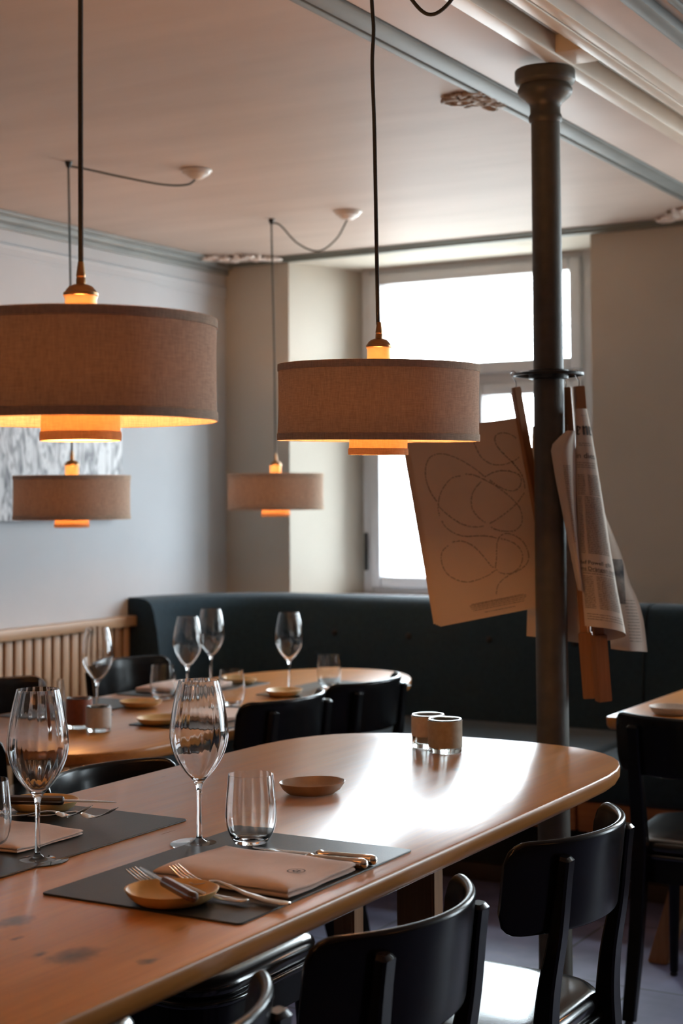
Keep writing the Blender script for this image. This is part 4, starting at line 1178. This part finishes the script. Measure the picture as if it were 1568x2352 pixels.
# ------------------------------------------------------------------ newspapers on wooden sticks
# local frame: X to the right along the rack's front, Y away, Z up; origin on the column axis
FR = Matrix.Translation((CX, CY, 0)) @ Matrix.Rotation(YAW, 4, 'Z')
def stick(parent, top, bot, inv, w=0.0135, t=0.0065, handle=True, twist=0.0):
    top, bot = Vector(top), Vector(bot)
    ax = (bot - top).normalized()
    def strip(a, b, w, t, off=0.0):
        bm = BM(); n = Vector((cos(twist), sin(twist), 0)); n = (n - ax * n.dot(ax)).normalized(); k = ax.cross(n)
        pa, pb = top.lerp(bot, a) + k * off, top.lerp(bot, b) + k * off
        vs = []
        for p in (pa, pb):
            for (i, j) in ((-1, -1), (1, -1), (1, 1), (-1, 1)): vs.append(bm.verts.new(p + n * (w * i) + k * (t * j)))
        for f in ((3, 2, 1, 0), (4, 5, 6, 7), (0, 1, 5, 4), (1, 2, 6, 5), (2, 3, 7, 6), (3, 0, 4, 7)): bm.faces.new([vs[i] for i in f])
        bmesh.ops.bevel(bm, geom=bm.edges[:], offset=0.0015, segments=2, affect='EDGES')
        return bm
    hd = 0.80
    o = obj('stick', strip(0, hd, w, t), M['stick'], parent)
    obj('clamp_bar', strip(0.015, hd * 0.97, w * 0.55, t * 0.8, -t * 2.2), M['stick'], parent)
    if handle:
        obj('handle', strip(hd - 0.01, 1.0, w * 1.3, t * 1.9), M['stick'], parent)
    bm = BM()
    hk = [top + Vector((0, 0, -0.004)), top + Vector((0.000, 0, 0.012)), top + Vector((-0.008, 0, 0.026)), top + Vector((-0.012, 0.004, 0.034)), top + Vector((-0.006, 0.008, 0.040)), top + Vector((0.003, 0.008, 0.034))]
    tube(bm, crom(hk, 5), 0.0013, 6); obj('hook', bm, M['steel'], o)
def paper_surface(bm, S, nu, nv, th=0.0):
    g = [[bm.verts.new(S(i / nu, j / nv)) for j in range(nv + 1)] for i in range(nu + 1)]
    for i in range(nu):
        for j in range(nv):
            bm.faces.new((g[i][j], g[i + 1][j], g[i + 1][j + 1], g[i][j + 1]))
def solid(bm, th):
    bmesh.ops.recalc_face_normals(bm, faces=bm.faces)
    bmesh.ops.solidify(bm, geom=bm.faces[:], thickness=th)
def glyph_run(bm, place, length, h, rnd, step=0.0021):
    """small type: word-like groups of letter shapes; place(s, t) maps run distance and height to a point"""
    s = 0.0
    while s < length:
        nl = rnd.randint(2, 8)
        for k in range(nl):
            if s + step > length: return
            hh = h * (1.0 if rnd.random() > 0.28 else 1.45)
            a = place(s, 0); b = place(s + step * 0.74, 0); c = place(s + step * 0.74, hh); d = place(s, hh)
            bm.faces.new([bm.verts.new(v) for v in (a, b, c, d)])
            s += step
        s += step * 0.9
def text_polys(body, size):
    cu = bpy.data.curves.new('type', 'FONT'); cu.body = body; cu.size = size; cu.resolution_u = 3
    ob = bpy.data.objects.new('type', cu); COL.objects.link(ob)
    dg = bpy.context.evaluated_depsgraph_get()
    me = bpy.data.meshes.new_from_object(ob.evaluated_get(dg))
    vs = [tuple(v.co) for v in me.vertices]; fs = [tuple(p.vertices) for p in me.polygons]
    bpy.data.objects.remove(ob); bpy.data.curves.remove(cu); bpy.data.meshes.remove(me)
    return vs, fs
def px(x, y, d=3.75, f=0.0):
    """measurements taken in the rack's own plane (millimetre grid), returned as local metres"""
    return Vector(((x - 1261) / 3600 * d, f, 1.36 + (1140 - y) / 3600 * d + 0.0065 * (x - 784) / 3600 * d))

def lerp_tab(tab, v):
    for (v0, a), (v1, b) in zip(tab[:-1], tab[1:]):
        if v <= v1: return a + (b - a) * (v - v0) / (v1 - v0)
    return tab[-1][1]
# --- left paper: a broad sheet carrying a looping line of type
n1 = empty('newspaper', (0, 0, 0), label='newspaper with looping lines of type, hanging left of the column', cat='newspaper')
n1.matrix_world = FR
D1, F1 = 3.83, 0.075
def p1(x, y, f=0.0): return px(x, y, D1, F1 + f)
TL, TR, BL, BR = (944, 1003), (1189, 965), (1016, 1440), (1240, 1399)
def page(k):
    def S(u, v):
        x = (TL[0] * (1 - v) + BL[0] * v) * (1 - u) + lerp_tab([(0, 1196), (0.33, 1232), (0.5, 1241), (1, 1242)], v) * u
        y = (TL[1] * (1 - u) + TR[1] * u) * (1 - v) + (BL[1] * (1 - u) + BR[1] * u) * v
        return p1(x - k * 4.0 * (1 - u), y - k * 1.5 * (1 - u), 0.004 * k + 0.006 * sin(3 * u) * (1 - u) - 0.006 * sin(pi * v) * (1 - u))
    return S
for k in (0, 1, 2.2, 3.4):
    bm = BM(); paper_surface(bm, page(k), 8, 8); solid(bm, 0.0006); obj('sheet', bm, M['paper_warm'], n1, angle=60)
def on_page(x, y):
    S = page(0); u = v = 0.5
    for _ in range(8):
        yt = TL[1] * (1 - u) + TR[1] * u; yb_ = BL[1] * (1 - u) + BR[1] * u
        v = (y - yt) / (yb_ - yt)
        xl_ = TL[0] * (1 - v) + BL[0] * v; xr_ = lerp_tab([(0, 1196), (0.33, 1232), (0.5, 1241), (1, 1242)], max(0, min(1, v)))
        u = (x - xl_) / (xr_ - xl_)
    return S(u, v) + Vector((0, -0.0011, 0))
Z1 = lambda zx, zy: (940 + zx / 4.703, 960 + zy / 4.703)
loops = [
    [(1200, 240), (1140, 200), (1060, 180), (990, 195), (960, 240), (970, 300), (1020, 380), (1100, 460), (1180, 545), (1240, 630), (1270, 720), (1280, 800)],
    [(735, 285), (760, 350), (800, 430), (860, 490), (940, 530), (1040, 535), (1140, 510), (1210, 470), (1240, 440)],
    [(850, 645), (760, 570), (640, 490), (520, 430), (420, 400), (320, 405), (250, 450), (215, 540), (210, 640), (230, 730), (270, 830), (330, 920)],
    [(350, 970), (430, 1050), (520, 1120), (620, 1175), (740, 1200), (850, 1190)],
    [(590, 635), (500, 660), (420, 740), (370, 830), (345, 930), (345, 1020), (360, 1085)],
    [(645, 630), (740, 645), (840, 690), (950, 750), (1060, 830), (1150, 910), (1215, 990), (1245, 1080), (1235, 1170), (1170, 1230), (1080, 1240), (990, 1225), (910, 1190)],
    [(855, 665), (940, 620), (1040, 600), (1140, 610), (1210, 640), (1240, 690), (1225, 760), (1160, 805), (1070, 790), (980, 740), (900, 680)],
    [(810, 705), (750, 770), (710, 850), (700, 930), (720, 1020), (780, 1100), (860, 1160)],
    [(905, 1165), (1000, 1110), (1110, 1030), (1200, 950), (1260, 870), (1285, 830)],
    [(380, 1130), (430, 1200), (520, 1265), (640, 1300), (760, 1295), (880, 1300), (990, 1325)],
    [(1020, 1330), (1110, 1355), (1190, 1405), (1240, 1480), (1240, 1560), (1200, 1640), (1120, 1690), (1040, 1690), (985, 1670)],
    [(985, 1660), (965, 1640), (975, 1560), (980, 1460), (985, 1370), (1020, 1300), (1080, 1275), (1160, 1295), (1240, 1350), (1290, 1430), (1310, 1520), (1290, 1590), (1220, 1650), (1120, 1700), (1030, 1760), (980, 1820), (960, 1900), (965, 1935)],
    [(500, 1360), (590, 1350), (680, 1380), (760, 1440), (840, 1530), (900, 1610), (940, 1640)],
    [(450, 1385), (390, 1440), (370, 1520), (390, 1620), (440, 1700), (510, 1750), (600, 1785), (700, 1785), (800, 1755), (900, 1710), (965, 1660)],
]
rnd = random.Random(5)
bm = BM()
for lp in loops:
    P = crom([Vector((*Z1(*q), 0)) for q in lp], 14)
    P = [on_page(q.x, q.y) for q in P]
    cum = [0.0]
    for a, b in zip(P[:-1], P[1:]): cum.append(cum[-1] + (b - a).length)
    def at(s):
        s = max(0, min(cum[-1] - 1e-6, s)); lo = 0
        while cum[lo + 1] < s: lo += 1
        k = (s - cum[lo]) / max(1e-9, cum[lo + 1] - cum[lo]); d = (P[lo + 1] - P[lo]).normalized()
        return P[lo].lerp(P[lo + 1], k), Vector((-d.z, 0, d.x))
    def place(s, h):
        p, nn = at(s); return p + nn * h
    glyph_run(bm, place, cum[-1], 0.0024, rnd, 0.0024)
obj('looping_type', bm, M['ink_soft'], n1, smooth=False)
bm = BM()
for k in range(6):
    x0, x1, y0 = [(700, 1265, 2035), (680, 1290, 2062), (690, 1285, 2090), (700, 1270, 2118), (720, 1265, 2108), (840, 1170, 2118)][k]
    y0 = 2028 + k * 17
    a, b = on_page(*Z1(x0, y0)), on_page(*Z1(x1, y0 - (x1 - x0) * 0.188))
    d = (b - a).normalized(); nn = Vector((-d.z, 0, d.x))
    glyph_run(bm, lambda s, h, a=a, d=d, nn=nn: a + d * s + nn * h, (b - a).length, 0.0013, rnd, 0.0013)
obj('small_print', bm, M['ink'], n1, smooth=False)
stick(n1, p1(1194, 896, -0.012), p1(1312, 1592, -0.010), None, w=0.011, t=0.006, handle=False, twist=0.5)

# --- right papers
n3 = empty('newspaper', (0, 0, 0), label='rolled newspaper with blackletter masthead, hanging right of the column', cat='newspaper')
n3.matrix_world = FR
n2 = empty('newspaper', (0, 0, 0), label='folded newspaper hanging between the column and the rolled newspaper', cat='newspaper')
n2.matrix_world = FR
D3 = 3.72
Z3 = lambda zx, zy: (1240 + zx / 3.92, 920 + zy / 3.92)
LEFT = [(0, 305), (0.25, 303), (0.6, 312), (0.8, 335), (1, 358)]
RIGHT = [(0, 420), (0.06, 445), (0.2, 492), (0.4, 552), (0.6, 610), (0.8, 672), (1, 745)]
def SA(s, v):
    """front of the roll: s 0 = seam, 1 = right-hand turn"""
    xl, xr = lerp_tab(LEFT, v), lerp_tab(RIGHT, v)
    ph = pi * (0.16 + 0.84 * s)
    c0 = cos(pi * 0.16)
    fx = (c0 - cos(ph)) / (c0 + 1)
    half = (xr - xl) / 3.92 / 3600 * D3 * 0.5
    y_ = 100 + v * 1945 + 110 * v * s * s
    q = px(*Z3(xl + (xr - xl) * fx, y_), D3, 0)
    q.y = -0.018 - half * 0.95 * sin(ph) + 0.012 * s
    return q
def SB(s, v):
    """the roll turning back behind itself"""
    xl, xr = lerp_tab(LEFT, v), lerp_tab(RIGHT, v)
    half = (xr - xl) / 3.92 / 3600 * D3 * 0.5
    fx = 1 - 0.62 * (1 - cos(pi * 0.5 * s))
    y_ = 100 + v * 1945 + 110 * v + 70 * v * s
    q = px(*Z3(xl + (xr - xl) * fx, y_), D3, 0)
    q.y = -0.018 + 0.012 + half * 0.9 * sin(pi * 0.5 * s)
    return q
bm = BM()
paper_surface(bm, lambda u, v: SA(u / 0.7, v) if u <= 0.7 else SB((u - 0.7) / 0.3, v), 40, 20)
bmesh.ops.remove_doubles(bm, verts=bm.verts[:], dist=1e-5)
solid(bm, 0.0006); obj('sheet', bm, M['paper'], n3, angle=60)
# wide sheet behind, spreading to the right
RB = [(0, 560), (0.12, 605), (0.35, 735), (0.435, 775), (0.55, 815), (0.66, 890), (0.74, 925), (0.81, 945), (1, 972)]
LB = [(0, 540), (0.35, 560), (0.6, 600), (1, 640)]
def SC(u, v):
    xl, xr = lerp_tab(LB, v), lerp_tab(RB, v)
    y_ = 880 + v * 1380 + 40 * u * v
    q = px(*Z3(xl + (xr - xl) * u, y_), D3 + 0.05, 0)
    q.y = 0.045 - 0.022 * sin(pi * min(1, u * 1.05)) * v + 0.02 * u
    return q
for k in (0, 1, 2):
    bm = BM(); paper_surface(bm, lambda u, v: SC(u, v) + Vector((0.0015 * k * u, 0.003 * k, -0.001 * k)), 14, 14); solid(bm, 0.0005); obj('sheet', bm, M['paper'], n3, angle=60)
OFF = Vector((0, -0.0016, 0))
def on(S, x0, v0, metres_w, metres_h):
    """type area helper: returns place(s, t) on surface S with origin (x0, v0) going right/up"""
    return lambda s, t: S(min(0.98, x0 + s / metres_w), v0 - t / metres_h) + OFF
Hm = 1945 / 3.92 / 3600 * D3
def wid(v): return (lerp_tab(RIGHT, v) - lerp_tab(LEFT, v)) / 3.92 / 3600 * D3 * 1.25
vz = lambda zy: (zy - 100) / 1945
bm = BM()
rnd = random.Random(9)
def column(z0, z1, s0, s1, dz=15.5):
    z = z0
    while z < z1:
        v = vz(z); w_ = wid(v)
        glyph_run(bm, on(SA, s0, v, w_, Hm), (s1 - s0) * w_, 0.00135, rnd, 0.00135)
        z += dz
column(700, 880, 0.05, 0.30); column(700, 880, 0.38, 0.74)
column(895, 1400, 0.05, 0.18); column(895, 1400, 0.24, 0.74)
column(1600, 1880, 0.05, 0.28); column(1600, 1890, 0.34, 0.78)
column(1935, 1990, 0.08, 0.80, 22); column(590, 640, 0.05, 0.72, 20); column(415, 440, 0.14, 0.66, 18); column(1555, 1590, 0.06, 0.80, 20); column(165, 185, 0.35, 0.66, 30)
# headlines
def headline(body, zy, s0, size):
    v = vz(zy); w_ = wid(v)
    vs, fs = text_polys(body, size)
    pl = on(SA, s0, v, w_, Hm)
    vv = [bm.verts.new(pl(x, y)) for x, y, z in vs]
    for f in fs:
        try: bm.faces.new([vv[i] for i in f])
        except ValueError: pass
headline('in dies', 545, 0.02, 0.0185)
headline('hef Powell gibt', 1490, 0.02, 0.0128)
headline('ms Drängen nach', 1545, 0.02, 0.0128)
# blackletter masthead fragment: ...ene
def blackletter(s0, zy, hgt):
    v = vz(zy); w_ = wid(v); pl = on(SA, s0, v, w_, Hm); u = hgt / 6.0
    def poly(*p): bm.faces.new([bm.verts.new(pl(a * u, b * u)) for a, b in p])
    def bar(x): poly((x, 0.5), (x + 0.6, 0), (x + 1.2, 0.7), (x + 1.2, 5.0), (x + 0.6, 5.8), (x, 5.0))
    def e(x):
        bar(x); poly((x + 0.6, 5.8), (x + 1.2, 4.8), (x + 2.4, 3.8), (x + 2.9, 4.6)); poly((x + 1.2, 2.6), (x + 1.2, 2.1), (x + 2.9, 4.2), (x + 2.5, 4.6)); poly((x + 0.8, 0.1), (x + 1.2, 0.9), (x + 2.6, 1.2), (x + 1.4, 0.0))
    def n(x):
        bar(x); bar(x + 2.1); poly((x + 1.2, 4.4), (x + 2.2, 5.7), (x + 2.6, 5.3), (x + 1.2, 3.8))
    e(0.0); n(3.8); e(8.0)
blackletter(0.06, 340, 0.0245)
obj('printed_text', bm, M['ink'], n3, smooth=False)
bm = BM()
for i in range(46):
    v = 0.10 + 0.02 * i
    if v > 0.95: break
    xa = 0.50 if v > 0.62 else 0.55
    w_ = (lerp_tab(RB, v) - lerp_tab(LB, v)) / 3.92 / 3600 * 3.77
    if w_ > 0.012 and v > 0.66:
        glyph_run(bm, lambda s, t, v=v, w_=w_, xa=xa: SC(min(0.95, xa + s / w_), v - t / 0.36) + OFF, w_ * 0.38, 0.0013, rnd, 0.0013)
obj('back_text', bm, M['ink'], n3, smooth=False)
bm = BM()
def SP(u, v):
    zy = 1450 + 400 * v; vv = (zy - 880) / 1380
    xl, xr = lerp_tab(LB, vv), lerp_tab(RB, vv)
    zx = 620 + (min(772, xr - 6) - 620) * u
    return SC((zx - xl) / (xr - xl), vv) + Vector((0, -0.0016, 0))
paper_surface(bm, SP, 8, 8); obj('printed_photo', bm, M['photo'], n3)
stick(n3, px(1331, 892, D3, 0.0), px(1380, 1619, D3, 0.010), None, w=0.0125, t=0.0075, twist=0.25)

# middle paper: left-hand leaf turning forward past the column, and a broad leaf behind it
SL = [(0, 240), (0.06, 140), (0.10, 92), (0.3, 135), (0.55, 205), (0.8, 270), (1.0, 325)]
def SD(u, v):
    xl, xr = lerp_tab(SL, v), lerp_tab([(0, 298), (0.5, 303), (0.8, 322), (1, 340)], v)
    q = px(*Z3(xl + (xr - xl) * u, 300 + v * 1440 - 90 * (1 - u) * 0), 3.68, 0)
    q.y = -0.052 + 0.020 * (u - 0.35) ** 2 / 0.42 - 0.010 * sin(pi * u)
    return q
for k in (0, 1):
    bm = BM(); paper_surface(bm, lambda u, v: SD(u, v) + Vector((-0.006 * k * (1 - u), 0.003 * k, 0.001 * k)), 12, 24); solid(bm, 0.0005); obj('sheet', bm, M['paper'], n2, angle=60)
bm = BM()
z = 0.22
while z < 0.70:
    glyph_run(bm, lambda s, t, z=z: SD(min(0.9, 0.30 + s / 0.044), z - t / 0.37) + OFF, 0.020 * (1 - z * .6), 0.0012, rnd, 0.0012)
    z += 0.011
obj('printed_text', bm, M['ink'], n2, smooth=False)
def SE(u, v):
    x = (1236 * (1 - u) + 1306 * u) * (1 - v) + (1217 * (1 - u) + 1350 * u) * v
    y = 985 * (1 - v) + (1466 * (1 - u) + 1480 * u) * v
    q = px(x, y, 3.84, 0)
    q.y = 0.110 - 0.085 * u * u + 0.004 * sin(9 * u)
    return q
for k in (0, 1, 2):
    bm = BM(); paper_surface(bm, lambda u, v: SE(u, v) + Vector((0.002 * k, 0.003 * k, 0.001 * k)), 14, 10); solid(bm, 0.0005); obj('sheet', bm, M['paper_warm'], n2, angle=60)
stick(n2, px(1305, 895, 3.76, 0.034), px(1354, 1610, 3.76, 0.040), None, w=0.0125, t=0.0075, twist=-0.3)

# ------------------------------------------------------------------ outside the window
bm = BM()
for z in (1.545, 1.44):
    box(bm, -8.2, -3.0, 10.0, 10.04, z - 0.012, z + 0.012)
for x in (-8.1, -6.4, -4.7, -3.05):
    box(bm, x - .02, x + .02, 9.998, 10.038, -0.1, 1.56)
o = obj('railing', bm, M['rail_grey'], smooth=False); tag(o, 'pale grey railing outside, seen through the lower left window pane', 'railing')
rnd = random.Random(3)
bush = empty('tree', (-4.3, 11.0, 0), label='sunlit tree outside, faint behind the right of the window', cat='tree')
bm = BM(); tube(bm, [(0.1, 0, -0.1), (0.0, 0, 1.2), (0.1, 0, 2.3)], [0.06, 0.045, 0.02], 8); obj('trunk', bm, M['kwood'], bush)
bm = BM()
for i in range(260):
    a, b = rnd.gauss(0, 0.42), rnd.gauss(0, 0.3)
    c = 2.55 + rnd.gauss(0, 0.33)
    m = Matrix.Translation((a, b, c)) @ Matrix.Rotation(rnd.uniform(0, 6.28), 4, 'Z') @ Matrix.Rotation(rnd.uniform(-1, 1), 4, 'X') @ Matrix.Diagonal((0.035, 0.018, 1, 1))
    vs = [bm.verts.new(m @ Vector(p)) for p in ((-1, 0, 0), (0, -1, 0.004), (1, 0, 0), (0, 1, 0.004))]
    bm.faces.new(vs)
obj('foliage', bm, M['leaf'], bush, smooth=False)
